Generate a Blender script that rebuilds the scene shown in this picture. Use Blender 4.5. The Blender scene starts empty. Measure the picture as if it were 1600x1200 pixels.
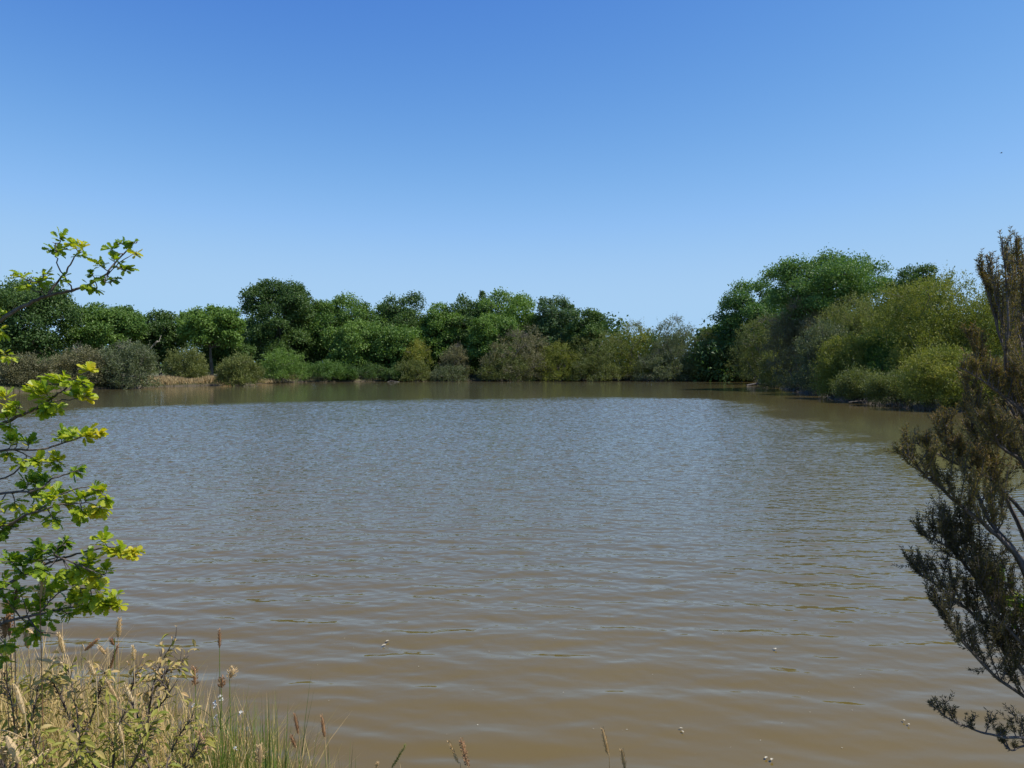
import bpy, math
import numpy as np
from mathutils import Vector

C = bpy.context.scene.collection
S = bpy.context.scene

# ---------------------------------------------------------------- camera
CAM_H = 2.3
FOC = 1200.0                       # focal length in photo pixels (photo 1600 wide)
PITCH = math.atan(32.0 / FOC)
cam_d = bpy.data.cameras.new("camera")
cam_d.sensor_width = 36.0
cam_d.lens = 36.0 * FOC / 1600.0
cam_d.clip_end = 5000.0
cam_d.clip_start = 0.05
cam = bpy.data.objects.new("camera", cam_d)
C.objects.link(cam)
cam.location = (0, 0, CAM_H)
cam.rotation_euler = (math.pi / 2 - PITCH, 0, 0)
S.camera = cam

# ---------------------------------------------------------------- sky, sun, exposure
SUN_AZ = math.radians(102.0)        # clockwise from the viewing direction (+Y)
SUN_EL = math.radians(56.0)
world = bpy.data.worlds.new("World")
S.world = world
world.use_nodes = True
wn, wl = world.node_tree.nodes, world.node_tree.links
bg = wn["Background"]
sky = wn.new("ShaderNodeTexSky")
sky.sky_type = 'NISHITA'
sky.sun_disc = False
sky.sun_elevation = SUN_EL
sky.sun_rotation = SUN_AZ
sky.altitude = 0.0
sky.air_density = 0.8
sky.dust_density = 0.0
sky.ozone_density = 7.0
bg.inputs['Strength'].default_value = 0.13
# grade the sky's three channels towards the deep summer blue of the photograph
_sep, _cmb = wn.new("ShaderNodeSeparateColor"), wn.new("ShaderNodeCombineColor")
wl.new(sky.outputs[0], _sep.inputs[0])


def _math(op, a, b=None):
    n = wn.new("ShaderNodeMath")
    n.operation = op
    for q, v in ((0, a), (1, b)):
        if v is None:
            continue
        if isinstance(v, (int, float)):
            n.inputs[q].default_value = v
        else:
            wl.new(v, n.inputs[q])
    return n.outputs[0]


for _i, (_top, _c, _p) in enumerate(((3.05, 1.44, 2.2), (4.85, 2.2, 1.85))):
    _x = _math('POWER', _math('DIVIDE', _sep.outputs[_i], _c), _p)
    _y = _math('MULTIPLY', _math('SUBTRACT', 1.0, _math('EXPONENT', _math('MULTIPLY', _x, -1.0))), _top)
    wl.new(_y, _cmb.inputs[_i])
wl.new(_math('MINIMUM', _math('MULTIPLY', _math('POWER', _sep.outputs[2], 0.55), 2.70), 6.85), _cmb.inputs[2])
wl.new(_cmb.outputs[0], bg.inputs[0])

sun_d = bpy.data.lights.new("sun", 'SUN')
sun_d.energy = 5.0
sun_d.angle = math.radians(0.53)
sun_d.color = (1.0, 0.95, 0.87)
sun = bpy.data.objects.new("sun", sun_d)
C.objects.link(sun)
sdir = Vector((math.sin(SUN_AZ) * math.cos(SUN_EL), math.cos(SUN_AZ) * math.cos(SUN_EL), math.sin(SUN_EL)))
sun.rotation_euler = sdir.to_track_quat('Z', 'Y').to_euler()
sun.location = (20, 0, 40)

S.view_settings.view_transform = 'Standard'
S.view_settings.look = 'None'
S.view_settings.gamma = 1.0
S.view_settings.exposure = 0.0
S.view_settings.use_curve_mapping = False
S.render.engine = 'CYCLES'
S.cycles.max_bounces = 6
S.cycles.diffuse_bounces = 3
S.cycles.glossy_bounces = 3
S.cycles.transmission_bounces = 4
S.cycles.caustics_reflective = False
S.cycles.caustics_refractive = False

# ---------------------------------------------------------------- helpers
_F = np.array([0, math.cos(PITCH), -math.sin(PITCH)])
_U = np.array([0, math.sin(PITCH), math.cos(PITCH)])
_R = np.array([1.0, 0, 0])


def P(px, py, depth):
    """world point at distance `depth` ahead for a point of the photograph"""
    d = _F + (px - 800) / FOC * _R + (600 - py) / FOC * _U
    return np.array([0, 0, CAM_H]) + d * (depth / d[1])


def W(px, py):
    """point on the water surface"""
    d = _F + (px - 800) / FOC * _R + (600 - py) / FOC * _U
    return (np.array([0, 0, CAM_H]) + d * (-CAM_H / d[2]))[:2]


def norm(v):
    return v / np.maximum(np.linalg.norm(v, axis=-1, keepdims=True), 1e-9)


def rdir(rng, n):
    return norm(rng.normal(size=(n, 3)))


def mesh_data(name, V, faces, mats, midx=None, tint=None, smooth=False):
    V = np.ascontiguousarray(V, dtype=np.float32)
    loops = np.concatenate([f.reshape(-1) for f in faces]).astype(np.int32)
    cnt = np.concatenate([np.full(len(f), f.shape[1], np.int32) for f in faces])
    start = np.concatenate([[0], np.cumsum(cnt)[:-1]]).astype(np.int32)
    me = bpy.data.meshes.new(name)
    me.vertices.add(len(V))
    me.vertices.foreach_set("co", V.reshape(-1))
    me.loops.add(len(loops))
    me.loops.foreach_set("vertex_index", loops)
    me.polygons.add(len(cnt))
    me.polygons.foreach_set("loop_start", start)
    me.polygons.foreach_set("loop_total", cnt)
    if smooth:
        me.polygons.foreach_set("use_smooth", np.ones(len(cnt), dtype=bool))
    else:
        me.polygons.foreach_set("use_smooth", np.zeros(len(cnt), dtype=bool))
    for m in (mats if isinstance(mats, (list, tuple)) else [mats]):
        me.materials.append(m)
    if midx is not None:
        me.polygons.foreach_set("material_index", midx.astype(np.int32))
    if tint is not None:
        a = me.attributes.new("tint", 'FLOAT', 'POINT')
        a.data.foreach_set("value", np.ascontiguousarray(tint, dtype=np.float32))
    me.update(calc_edges=True)
    return me


class MB:
    """collects vertices and faces of ONE mesh"""
    def __init__(self):
        self.V, self.F, self.T, self.n = [], [], [], 0

    def add(self, V, F, tint=0.5):
        V = np.asarray(V, dtype=np.float64)
        self.V.append(V)
        for f in (F if isinstance(F, list) else [F]):
            self.F.append(f + self.n)
        self.T.append(np.full(len(V), tint) if np.isscalar(tint) else np.asarray(tint))
        self.n += len(V)

    def build(self, name, mat, parent=None, origin=(0, 0, 0), smooth=False):
        V = np.concatenate(self.V) - np.asarray(origin)
        me = mesh_data(name, V, self.F, mat, tint=np.concatenate(self.T), smooth=smooth)
        o = bpy.data.objects.new(name, me)
        C.objects.link(o)
        if parent is not None:
            o.parent = parent
        else:
            o.location = origin
        return o


def tag(o, label, cat, group=None):
    o['label'] = label
    o['category'] = cat
    if group:
        o['group'] = group
    return o


def thing(name, label, cat, loc, group=None):
    o = bpy.data.objects.new(name, None)
    C.objects.link(o)
    o.location = loc
    o.empty_display_size = 0.2
    return tag(o, label, cat, group)


def catmull(pts, k=6):
    pts = np.asarray(pts, dtype=float)
    if len(pts) < 3:
        t = np.linspace(0, 1, k + 1)[:, None]
        return pts[0] * (1 - t) + pts[-1] * t
    p = np.vstack([2 * pts[0] - pts[1], pts, 2 * pts[-1] - pts[-2]])
    out = []
    for i in range(1, len(p) - 2):
        t = np.linspace(0, 1, k, endpoint=False)[:, None]
        a, b, c, d = p[i - 1], p[i], p[i + 1], p[i + 2]
        out.append(0.5 * ((2 * b) + (-a + c) * t + (2 * a - 5 * b + 4 * c - d) * t ** 2 + (-a + 3 * b - 3 * c + d) * t ** 3))
    out.append(pts[-1][None])
    return np.vstack(out)


def tube(mb, pts, r0, r1, sides=6, tint=0.5, radii=None):
    pts = np.asarray(pts, dtype=float)
    n = len(pts)
    T = norm(np.gradient(pts, axis=0))
    ref = np.array([0.31, 0.86, 0.21]) if abs(T[0][2]) > 0.5 else np.array([0.1, 0.2, 1.0])
    A = norm(np.cross(T, ref))
    B = np.cross(T, A)
    r = np.linspace(r0, r1, n) if radii is None else np.asarray(radii)
    an = np.arange(sides) * 2 * math.pi / sides
    ring = A[:, None, :] * np.cos(an)[None, :, None] + B[:, None, :] * np.sin(an)[None, :, None]
    V = (pts[:, None, :] + ring * r[:, None, None]).reshape(-1, 3)
    i = np.arange(n - 1)[:, None] * sides
    j = np.arange(sides)[None, :]
    j2 = (j + 1) % sides
    F = np.stack([i + j, i + j2, i + sides + j2, i + sides + j], -1).reshape(-1, 4)
    cap = (np.arange(sides)[::-1][None], (n - 1) * sides + np.arange(sides)[None])
    mb.add(V, [F, cap[0], cap[1]], tint)


def kites(mb, pos, dirs, nrm, length, width, tint, fold=0.25):
    """simple four-cornered folded leaves: one per point"""
    n = len(pos)
    side = norm(np.cross(dirs, nrm))
    up = np.cross(side, dirs)
    L = np.broadcast_to(np.asarray(length, float), (n,))[:, None]
    Wd = np.broadcast_to(np.asarray(width, float), (n,))[:, None]
    a = pos
    m = pos + dirs * L * 0.45 + up * Wd * fold
    b = m + side * Wd * 0.5
    c = pos + dirs * L
    d = m - side * Wd * 0.5
    V = np.stack([a, b, c, d], 1).reshape(-1, 3)
    F = np.arange(4 * n).reshape(n, 4)
    mb.add(V, F, np.repeat(tint, 4))


def strips(mb, pos, dirs, nrm, length, ts, ws, tint, fold=0.2, droop=0.2, mid=True):
    """leaves with an outline: half width ws at ts along the midrib"""
    n, k = len(pos), len(ts)
    ts, ws = np.asarray(ts), np.asarray(ws)
    side = norm(np.cross(dirs, nrm))
    up = np.cross(side, dirs)
    L = np.broadcast_to(np.asarray(length, float), (n,))[:, None, None]
    dr = np.broadcast_to(np.asarray(droop, float), (n,))[:, None, None]
    fo = np.broadcast_to(np.asarray(fold, float), (n,))[:, None, None]
    t = ts[None, :, None]
    w = ws[None, :, None]
    midp = pos[:, None, :] + dirs[:, None, :] * L * (t - 0.25 * np.abs(dr) * t ** 2) - up[:, None, :] * L * dr * t ** 2
    lft = midp + (side[:, None, :] + up[:, None, :] * fo) * (w * L)
    rgt = midp + (-side[:, None, :] + up[:, None, :] * fo) * (w * L)
    if mid:
        V = np.stack([lft, midp, rgt], 2).reshape(-1, 3)
        m = 3
    else:
        V = np.stack([lft, rgt], 2).reshape(-1, 3)
        m = 2
    base = (np.arange(n) * k * m)[:, None, None]
    row = (np.arange(k - 1) * m)[None, :, None]
    c = np.arange(m - 1)[None, None, :]
    q = base + row + c
    F = np.stack([q, q + 1, q + m + 1, q + m], -1).reshape(-1, 4)
    mb.add(V, F, np.repeat(tint, k * m))


# ---------------------------------------------------------------- materials
def new_mat(name):
    m = bpy.data.materials.new(name)
    m.use_nodes = True
    nt = m.node_tree
    return m, nt.nodes, nt.links, nt.nodes["Principled BSDF"]


def ramp(nodes, cols, pos=None):
    r = nodes.new("ShaderNodeValToRGB")
    e = r.color_ramp.elements
    k = len(cols)
    while len(e) < k:
        e.new(0.5)
    for i, c in enumerate(cols):
        e[i].position = pos[i] if pos else i / (k - 1)
        e[i].color = (*c, 1)
    return r


def leaf_mat(name, cols, trans=0.3, rough=0.5, spec=0.3, tcol=(1.25, 1.35, 0.55), gain=1.0):
    gain = gain if isinstance(gain, tuple) else (gain, gain, gain)
    cols = [tuple(v * g for v, g in zip(c, gain)) for c in cols]
    m, N, L, b = new_mat(name)
    at = N.new("ShaderNodeAttribute")
    at.attribute_name = "tint"
    r = ramp(N, cols)
    L.new(at.outputs['Fac'], r.inputs[0])
    L.new(r.outputs[0], b.inputs['Base Color'])
    b.inputs['Roughness'].default_value = rough
    b.inputs['Specular IOR Level'].default_value = spec
    tr = N.new("ShaderNodeBsdfTranslucent")
    mul = N.new("ShaderNodeMix")
    mul.data_type = 'RGBA'
    mul.blend_type = 'MULTIPLY'
    mul.inputs[0].default_value = 1.0
    mul.inputs[7].default_value = (*tcol, 1)
    L.new(r.outputs[0], mul.inputs[6])
    L.new(mul.outputs[2], tr.inputs[0])
    mx = N.new("ShaderNodeMixShader")
    mx.inputs[0].default_value = trans
    L.new(b.outputs[0], mx.inputs[1])
    L.new(tr.outputs[0], mx.inputs[2])
    L.new(mx.outputs[0], N["Material Output"].inputs[0])
    return m


def bark_mat(name, c1, c2, scale=8.0):
    m, N, L, b = new_mat(name)
    tc = N.new("ShaderNodeTexCoord")
    mp = N.new("ShaderNodeMapping")
    mp.inputs['Scale'].default_value = (1, 1, 0.25)
    nz = N.new("ShaderNodeTexNoise")
    nz.inputs['Scale'].default_value = scale
    nz.inputs['Detail'].default_value = 5
    L.new(tc.outputs['Object'], mp.inputs[0])
    L.new(mp.outputs[0], nz.inputs['Vector'])
    r = ramp(N, [c1, c2], [0.35, 0.65])
    L.new(nz.outputs['Fac'], r.inputs[0])
    L.new(r.outputs[0], b.inputs['Base Color'])
    b.inputs['Roughness'].default_value = 0.85
    bp = N.new("ShaderNodeBump")
    bp.inputs['Strength'].default_value = 0.6
    bp.inputs['Distance'].default_value = 0.02
    L.new(nz.outputs['Fac'], bp.inputs['Height'])
    L.new(bp.outputs[0], b.inputs['Normal'])
    return m


M = {}
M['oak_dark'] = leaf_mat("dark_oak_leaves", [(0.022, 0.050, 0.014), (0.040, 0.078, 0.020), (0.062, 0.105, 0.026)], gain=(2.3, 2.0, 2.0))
M['oak'] = leaf_mat("oak_leaves", [(0.028, 0.065, 0.014), (0.052, 0.100, 0.020), (0.082, 0.140, 0.028)], gain=(2.6, 2.25, 2.3))
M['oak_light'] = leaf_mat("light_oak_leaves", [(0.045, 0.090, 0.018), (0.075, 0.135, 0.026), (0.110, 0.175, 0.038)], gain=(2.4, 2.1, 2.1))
M['blue_green'] = leaf_mat("blue_green_leaves", [(0.030, 0.062, 0.025), (0.050, 0.090, 0.038), (0.075, 0.115, 0.048)], gain=(2.2, 1.95, 1.9))
M['poplar'] = leaf_mat("poplar_leaves", [(0.036, 0.085, 0.020), (0.060, 0.120, 0.028), (0.092, 0.160, 0.038)], gain=(2.4, 2.0, 2.2))
M['olive'] = leaf_mat("olive_willow_leaves", [(0.060, 0.080, 0.022), (0.095, 0.118, 0.032), (0.145, 0.160, 0.042)], gain=(2.0, 1.8, 1.9))
M['yellow'] = leaf_mat("yellow_green_willow_leaves", [(0.070, 0.098, 0.020), (0.115, 0.145, 0.028), (0.180, 0.190, 0.038)], gain=(2.0, 1.72, 1.6))
M['brown'] = leaf_mat("brown_olive_leaves", [(0.075, 0.072, 0.035), (0.105, 0.100, 0.045), (0.145, 0.130, 0.060)], trans=0.2, gain=(1.75, 1.75, 1.8))
M['grey'] = leaf_mat("grey_green_leaves", [(0.055, 0.070, 0.034), (0.085, 0.100, 0.048), (0.120, 0.132, 0.062)], gain=(2.0, 1.95, 2.0))
M['bark'] = bark_mat("oak_bark", (0.055, 0.045, 0.035), (0.13, 0.115, 0.095), 4.0)
M['twig'] = bark_mat("grey_twigs", (0.13, 0.105, 0.085), (0.23, 0.20, 0.165), 6.0)
M['pale_wood'] = bark_mat("pale_dead_wood", (0.30, 0.26, 0.21), (0.45, 0.40, 0.33), 6.0)
M['young_bark'] = bark_mat("young_bark", (0.075, 0.055, 0.042), (0.17, 0.13, 0.10), 60.0)
M['heather_bark'] = bark_mat("heather_bark", (0.07, 0.055, 0.048), (0.165, 0.135, 0.12), 60.0)
M['fresh_oak'] = leaf_mat("fresh_oak_leaves", [(0.06, 0.13, 0.014), (0.15, 0.25, 0.02), (0.27, 0.35, 0.027), (0.42, 0.40, 0.04)],
                          trans=0.45, rough=0.4, spec=0.4, tcol=(1.3, 1.35, 0.5), gain=(1.55, 1.35, 1.1))
M['needles'] = leaf_mat("heather_needles", [(0.044, 0.042, 0.020), (0.070, 0.066, 0.026), (0.125, 0.115, 0.036), (0.22, 0.15, 0.06)], trans=0.2, rough=0.6, gain=(1.75, 1.55, 1.35))
M['wilted'] = leaf_mat("wilting_leaves", [(0.17, 0.22, 0.035), (0.27, 0.28, 0.07), (0.38, 0.32, 0.15), (0.48, 0.36, 0.21)], trans=0.28, rough=0.55, gain=(1.3, 1.12, 0.95))
M['rush'] = leaf_mat("green_rushes", [(0.055, 0.105, 0.02), (0.11, 0.165, 0.03), (0.24, 0.21, 0.07)], trans=0.15, gain=(1.5, 1.4, 1.2))
M['grass'] = leaf_mat("bank_grass", [(0.10, 0.14, 0.03), (0.19, 0.20, 0.055), (0.34, 0.28, 0.13), (0.50, 0.41, 0.23)], trans=0.2, rough=0.6, gain=(1.4, 1.2, 1.0))
M['straw'] = leaf_mat("straw", [(0.36, 0.26, 0.14), (0.50, 0.38, 0.22), (0.62, 0.52, 0.34)], trans=0.15, rough=0.6, gain=(1.2, 1.1, 0.95))
M['rust'] = leaf_mat("rust_seed", [(0.17, 0.095, 0.05), (0.30, 0.18, 0.095), (0.46, 0.31, 0.18)], trans=0.1, rough=0.7, gain=(1.3, 1.2, 1.1))
M['dry_reed'] = leaf_mat("dry_reeds", [(0.22, 0.155, 0.075), (0.32, 0.235, 0.115), (0.42, 0.33, 0.18)], trans=0.15, rough=0.7, gain=(1.4, 1.4, 1.4))


def plain(name, col, rough=0.7):
    m, N, L, b = new_mat(name)
    nz = N.new("ShaderNodeTexNoise")
    nz.inputs['Scale'].default_value = 40
    r = ramp(N, [tuple(c * 0.75 for c in col), tuple(min(1, c * 1.2) for c in col)], [0.3, 0.7])
    L.new(nz.outputs['Fac'], r.inputs[0])
    L.new(r.outputs[0], b.inputs['Base Color'])
    b.inputs['Roughness'].default_value = rough
    return m


M['petal'] = plain("white_petals", (0.72, 0.70, 0.64))
M['feather'] = plain("dark_feathers", (0.05, 0.05, 0.055))
M['flake'] = plain("pale_flakes", (0.50, 0.44, 0.30))

# ---------------------------------------------------------------- lake outline and terrain
shore_px = [(-120, 622), (0, 613), (60, 611), (120, 609), (200, 607), (228, 605), (345, 602), (400, 599), (470, 597), (600, 596),
            (800, 595), (1000, 595), (1140, 595), (1178, 596.5), (1195, 601), (1215, 606), (1262, 616), (1330, 629), (1400, 636), (1480, 644)]
LAKE = [tuple(W(*p)) for p in shore_px]
LAKE += [(27, 32), (27, 24), (20, 14), (12, 8.0), (6, 4.7), (2.6, 3.8), (0.5, 3.65), (-0.6, 3.7), (-1.3, 3.95), (-2.0, 4.3),
         (-3.0, 4.9), (-4.4, 5.6), (-8.0, 8.0), (-15, 13), (-31, 28), (-44, 46)]
LAKE = np.array(LAKE)


def poly_sd(x, y, poly):
    """signed distance to a closed outline, negative inside"""
    d = np.full(x.shape, 1e9)
    inside = np.zeros(x.shape, bool)
    n = len(poly)
    for i in range(n):
        ax, ay = poly[i]
        bx, by = poly[(i + 1) % n]
        ex, ey = bx - ax, by - ay
        t = np.clip(((x - ax) * ex + (y - ay) * ey) / (ex * ex + ey * ey), 0, 1)
        d = np.minimum(d, np.hypot(x - ax - t * ex, y - ay - t * ey))
        if abs(by - ay) > 1e-9:
            cr = ((ay > y) != (by > y)) & (x < (bx - ax) * (y - ay) / (by - ay) + ax)
            inside ^= cr
    return np.where(inside, -d, d)


def wob(x, y, s, seed):
    r = np.random.default_rng(seed)
    o = np.zeros_like(x)
    for k in range(7):
        a = r.uniform(0, 2 * math.pi)
        f = s * r.uniform(0.6, 2.4)
        o = o + np.sin((x * math.cos(a) + y * math.sin(a)) * f + r.uniform(0, 6.28))
    return o / 4.0


def ground_h(x, y):
    x = np.asarray(x, float)
    y = np.asarray(y, float)
    d = poly_sd(x, y, LAKE) + 0.35 * wob(x, y, 0.5, 3) * np.clip((y - 8) / 20, 0, 1)
    out = 0.30 * (1 - np.exp(-np.clip(d, 0, None) / 0.45)) + 0.35 * (1 - np.exp(-np.clip(d, 0, None) / 7.0)) + 0.004 * np.clip(d, 0, 150)
    out = out + 0.05 * wob(x, y, 1.2, 5) * np.clip(d / 2, 0, 1)
    return np.where(d > 0, out, -0.9 * (1 - np.exp(np.clip(d, None, 0) / 1.2)))


def graded(lo, hi, fine, c0=0.0, growth=0.05, mx=12.0):
    v = [c0]
    while v[-1] < hi:
        v.append(v[-1] + min(mx, fine + growth * max(0, abs(v[-1] - c0) - 6)))
    u = [c0]
    while u[-1] > lo:
        u.append(u[-1] - min(mx, fine + growth * max(0, abs(u[-1] - c0) - 6)))
    return np.array(u[::-1][:-1] + v)


gx = np.concatenate([np.arange(-900, -90, 30.0), np.arange(-90, -12, 1.0), np.arange(-12, 12, 0.3), np.arange(12, 90, 1.0), np.arange(90, 901, 30.0)])
gy = np.concatenate([np.arange(-60, -6, 6.0), np.arange(-6, 14, 0.3), np.arange(14, 130, 0.8), np.arange(130, 1500, 30.0)])
GX, GY = np.meshgrid(gx, gy)
GZ = ground_h(GX, GY)
nx_, ny_ = len(gx), len(gy)
idx = np.arange(nx_ * ny_).reshape(ny_, nx_)
quads = np.stack([idx[:-1, :-1], idx[:-1, 1:], idx[1:, 1:], idx[1:, :-1]], -1).reshape(-1, 4)


def ground_mat():
    m, N, L, b = new_mat("bank_soil_and_grass")
    tc = N.new("ShaderNodeTexCoord")
    n1 = N.new("ShaderNodeTexNoise")
    n1.inputs['Scale'].default_value = 0.6
    n1.inputs['Detail'].default_value = 8
    n2 = N.new("ShaderNodeTexNoise")
    n2.inputs['Scale'].default_value = 14
    n2.inputs['Detail'].default_value = 6
    for n in (n1, n2):
        L.new(tc.outputs['Object'], n.inputs['Vector'])
    r1 = ramp(N, [(0.055, 0.070, 0.022), (0.10, 0.105, 0.038), (0.17, 0.14, 0.07)], [0.3, 0.5, 0.7])
    r2 = ramp(N, [(0.050, 0.038, 0.024), (0.105, 0.082, 0.050)], [0.3, 0.7])
    L.new(n1.outputs['Fac'], r1.inputs[0])
    L.new(n2.outputs['Fac'], r2.inputs[0])
    geo = N.new("ShaderNodeNewGeometry")
    sp = N.new("ShaderNodeSeparateXYZ")
    L.new(geo.outputs['Position'], sp.inputs[0])
    mr = N.new("ShaderNodeMapRange")
    mr.inputs[1].default_value = 0.08
    mr.inputs[2].default_value = 0.22
    L.new(sp.outputs['Z'], mr.inputs[0])
    mx = N.new("ShaderNodeMix")
    mx.data_type = 'RGBA'
    L.new(mr.outputs[0], mx.inputs[0])
    L.new(r2.outputs[0], mx.inputs[6])
    L.new(r1.outputs[0], mx.inputs[7])
    L.new(mx.outputs[2], b.inputs['Base Color'])
    b.inputs['Roughness'].default_value = 0.9
    bp = N.new("ShaderNodeBump")
    bp.inputs['Distance'].default_value = 0.03
    L.new(n2.outputs['Fac'], bp.inputs['Height'])
    L.new(bp.outputs[0], b.inputs['Normal'])
    return m


g_me = mesh_data("ground", np.stack([GX, GY, GZ], -1).reshape(-1, 3), [quads], ground_mat(), smooth=True)
ground = bpy.data.objects.new("ground", g_me)
C.objects.link(ground)
ground['kind'] = 'structure'
ground['label'] = 'low earth banks around the pond and flat land beyond'

# ---------------------------------------------------------------- water with real ripples
rip_px = [(-200, 668), (100, 641), (270, 632), (400, 628.5), (640, 625), (900, 622), (1080, 622.5), (1140, 628), (1200, 640), (1350, 674), (1450, 712), (1600, 765), (1900, 850)]
RIP = np.array([tuple(W(*p)) for p in rip_px] + [(30, 4), (30, -20), (-60, -20), (-60, 5)])

yy = [1.5]
while yy[-1] < 60:
    yy.append(yy[-1] + 0.013 + 0.0012 * yy[-1])
yy = np.array(yy + list(np.arange(yy[-1] + 0.3, 126, 0.8)))
NC = 1080
uu = np.linspace(-1, 1, NC)
WY = np.repeat(yy[:, None], NC, 1)
WX = uu[None, :] * (4.5 + 0.92 * WY)
cell = np.maximum((0.013 + 0.0012 * WY), 1.1 * (4.5 + 0.92 * WY) / NC)
rg = np.random.default_rng(11)
sdr = poly_sd(WX[::6, ::6], WY[::6, ::6], RIP)
sdr = np.repeat(np.repeat(sdr, 6, 0), 6, 1)[:WX.shape[0], :WX.shape[1]]
mask_edge = np.clip((-sdr + 1.4 * wob(WX, WY, 0.35, 8) + 0.8 * wob(WX, WY, 1.3, 9)) / (0.15 * WY + 0.8) + 0.3, 0, 1)
mask_edge = mask_edge * mask_edge * (3 - 2 * mask_edge)
gust = 0.90 + 0.22 * wob(WX, WY, 0.22, 21) + 0.22 * wob(WX * 0.6, WY, 0.07, 22)
near_calm = np.clip((WY - 4.5) / 12.0, 0, 1)
WZ = np.zeros_like(WX)
specs = []
for k in range(16):      # long ripples rolling to the near bank
    specs.append((rg.uniform(0.36, 0.85), rg.normal(0.10, 0.24), 0.019, 0))
for k in range(22):
    specs.append((rg.uniform(0.18, 0.36), rg.normal(0.08, 0.45), 0.020, 1))
for k in range(26):
    specs.append((rg.uniform(0.09, 0.18), rg.normal(0.0, 0.65), 0.022, 2))
for lam, ang, slope, cls in specs:
    kx, ky = math.sin(ang) * 2 * math.pi / lam, math.cos(ang) * 2 * math.pi / lam
    ph = kx * WX + ky * WY + rg.uniform(0, 6.283) + 0.9 * wob(WX, WY, 0.55, int(rg.integers(1e6)))
    amp = slope * lam / (2 * math.pi)
    att = np.clip((lam / cell - 2.3) / 1.5, 0, 1)
    w = np.ones_like(WX) if cls == 0 else (0.35 + 0.65 * near_calm if cls == 1 else 0.12 + 0.88 * near_calm) * (1 + WY.clip(0, 50) / 24.0)
    env = 0.75 + 0.45 * np.sin(0.35 * kx * WX + 0.21 * ky * WY * 0.2 + rg.uniform(0, 6.28))
    WZ += amp * att * w * env * (np.sin(ph) + 0.22 * np.cos(2 * ph))
WZ *= (0.05 + 0.95 * mask_edge) * gust
WZ = WZ.clip(-0.06, 0.06)
wi = np.arange(WX.size).reshape(WX.shape)
wq = np.stack([wi[:-1, :-1], wi[:-1, 1:], wi[1:, 1:], wi[1:, :-1]], -1).reshape(-1, 4)


def water_mat():
    m, N, L, b = new_mat("turbid_pond_water")
    tc = N.new("ShaderNodeTexCoord")
    n1 = N.new("ShaderNodeTexNoise")
    n1.inputs['Scale'].default_value = 0.25
    n1.inputs['Detail'].default_value = 3
    L.new(tc.outputs['Object'], n1.inputs['Vector'])
    r = ramp(N, [(0.140, 0.096, 0.023), (0.160, 0.111, 0.029)], [0.3, 0.7])
    L.new(n1.outputs['Fac'], r.inputs[0])
    # browner base colour near the shores, grey green further out
    mk = N.new("ShaderNodeAttribute")
    mk.attribute_name = "shore_mix"
    mxm = N.new("ShaderNodeMix")
    mxm.data_type = 'RGBA'
    mxm.inputs[6].default_value = (0.116, 0.112, 0.062, 1)
    L.new(mk.outputs['Fac'], mxm.inputs[0])
    L.new(r.outputs[0], mxm.inputs[7])
    L.new(mxm.outputs[2], b.inputs['Base Color'])
    b.inputs['Roughness'].default_value = 0.03
    b.inputs['IOR'].default_value = 1.42
    b.inputs['Specular IOR Level'].default_value = 0.5
    mp = N.new("ShaderNodeMapping")
    mp.inputs['Scale'].default_value = (0.6, 1.0, 1)
    n2 = N.new("ShaderNodeTexNoise")
    n2.inputs['Scale'].default_value = 7.0
    n2.inputs['Detail'].default_value = 2
    L.new(tc.outputs['Object'], mp.inputs[0])
    L.new(mp.outputs[0], n2.inputs['Vector'])
    bp = N.new("ShaderNodeBump")
    bp.inputs['Strength'].default_value = 1.0
    bp.inputs['Distance'].default_value = 0.035
    at = N.new("ShaderNodeAttribute")
    at.attribute_name = "tint"
    ml = N.new("ShaderNodeMath")
    ml.operation = 'MULTIPLY'
    L.new(n2.outputs['Fac'], ml.inputs[0])
    L.new(at.outputs['Fac'], ml.inputs[1])
    L.new(ml.outputs[0], bp.inputs['Height'])
    L.new(bp.outputs[0], b.inputs['Normal'])
    return m


w_me = mesh_data("water", np.stack([WX, WY, WZ], -1).reshape(-1, 3), [wq], water_mat(), tint=((0.06 + 0.94 * mask_edge) * (0.08 + 0.92 * near_calm) * (0.7 + WY / 40.0)).reshape(-1), smooth=True)
lk = poly_sd(WX[::6, ::6], WY[::6, ::6], LAKE)
lk = np.repeat(np.repeat(lk, 6, 0), 6, 1)[:WX.shape[0], :WX.shape[1]]
shore_mix = np.exp(-np.clip(-lk + 1.2 * wob(WX, WY, 0.3, 44), 0, None) / 7.0)
_a = w_me.attributes.new("shore_mix", 'FLOAT', 'POINT')
_a.data.foreach_set("value", np.ascontiguousarray(shore_mix.reshape(-1), dtype=np.float32))
water = bpy.data.objects.new("water", w_me)
C.objects.link(water)
water['kind'] = 'structure'
water['label'] = 'brown rippled pond water reflecting the sky'


def water_z(x, y):
    j = int(np.argmin(np.abs(yy - y)))
    i = int(np.clip(round((x / (4.5 + 0.92 * yy[j]) + 1) / 2 * (NC - 1)), 0, NC - 1))
    return float(WZ[j, i])


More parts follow.
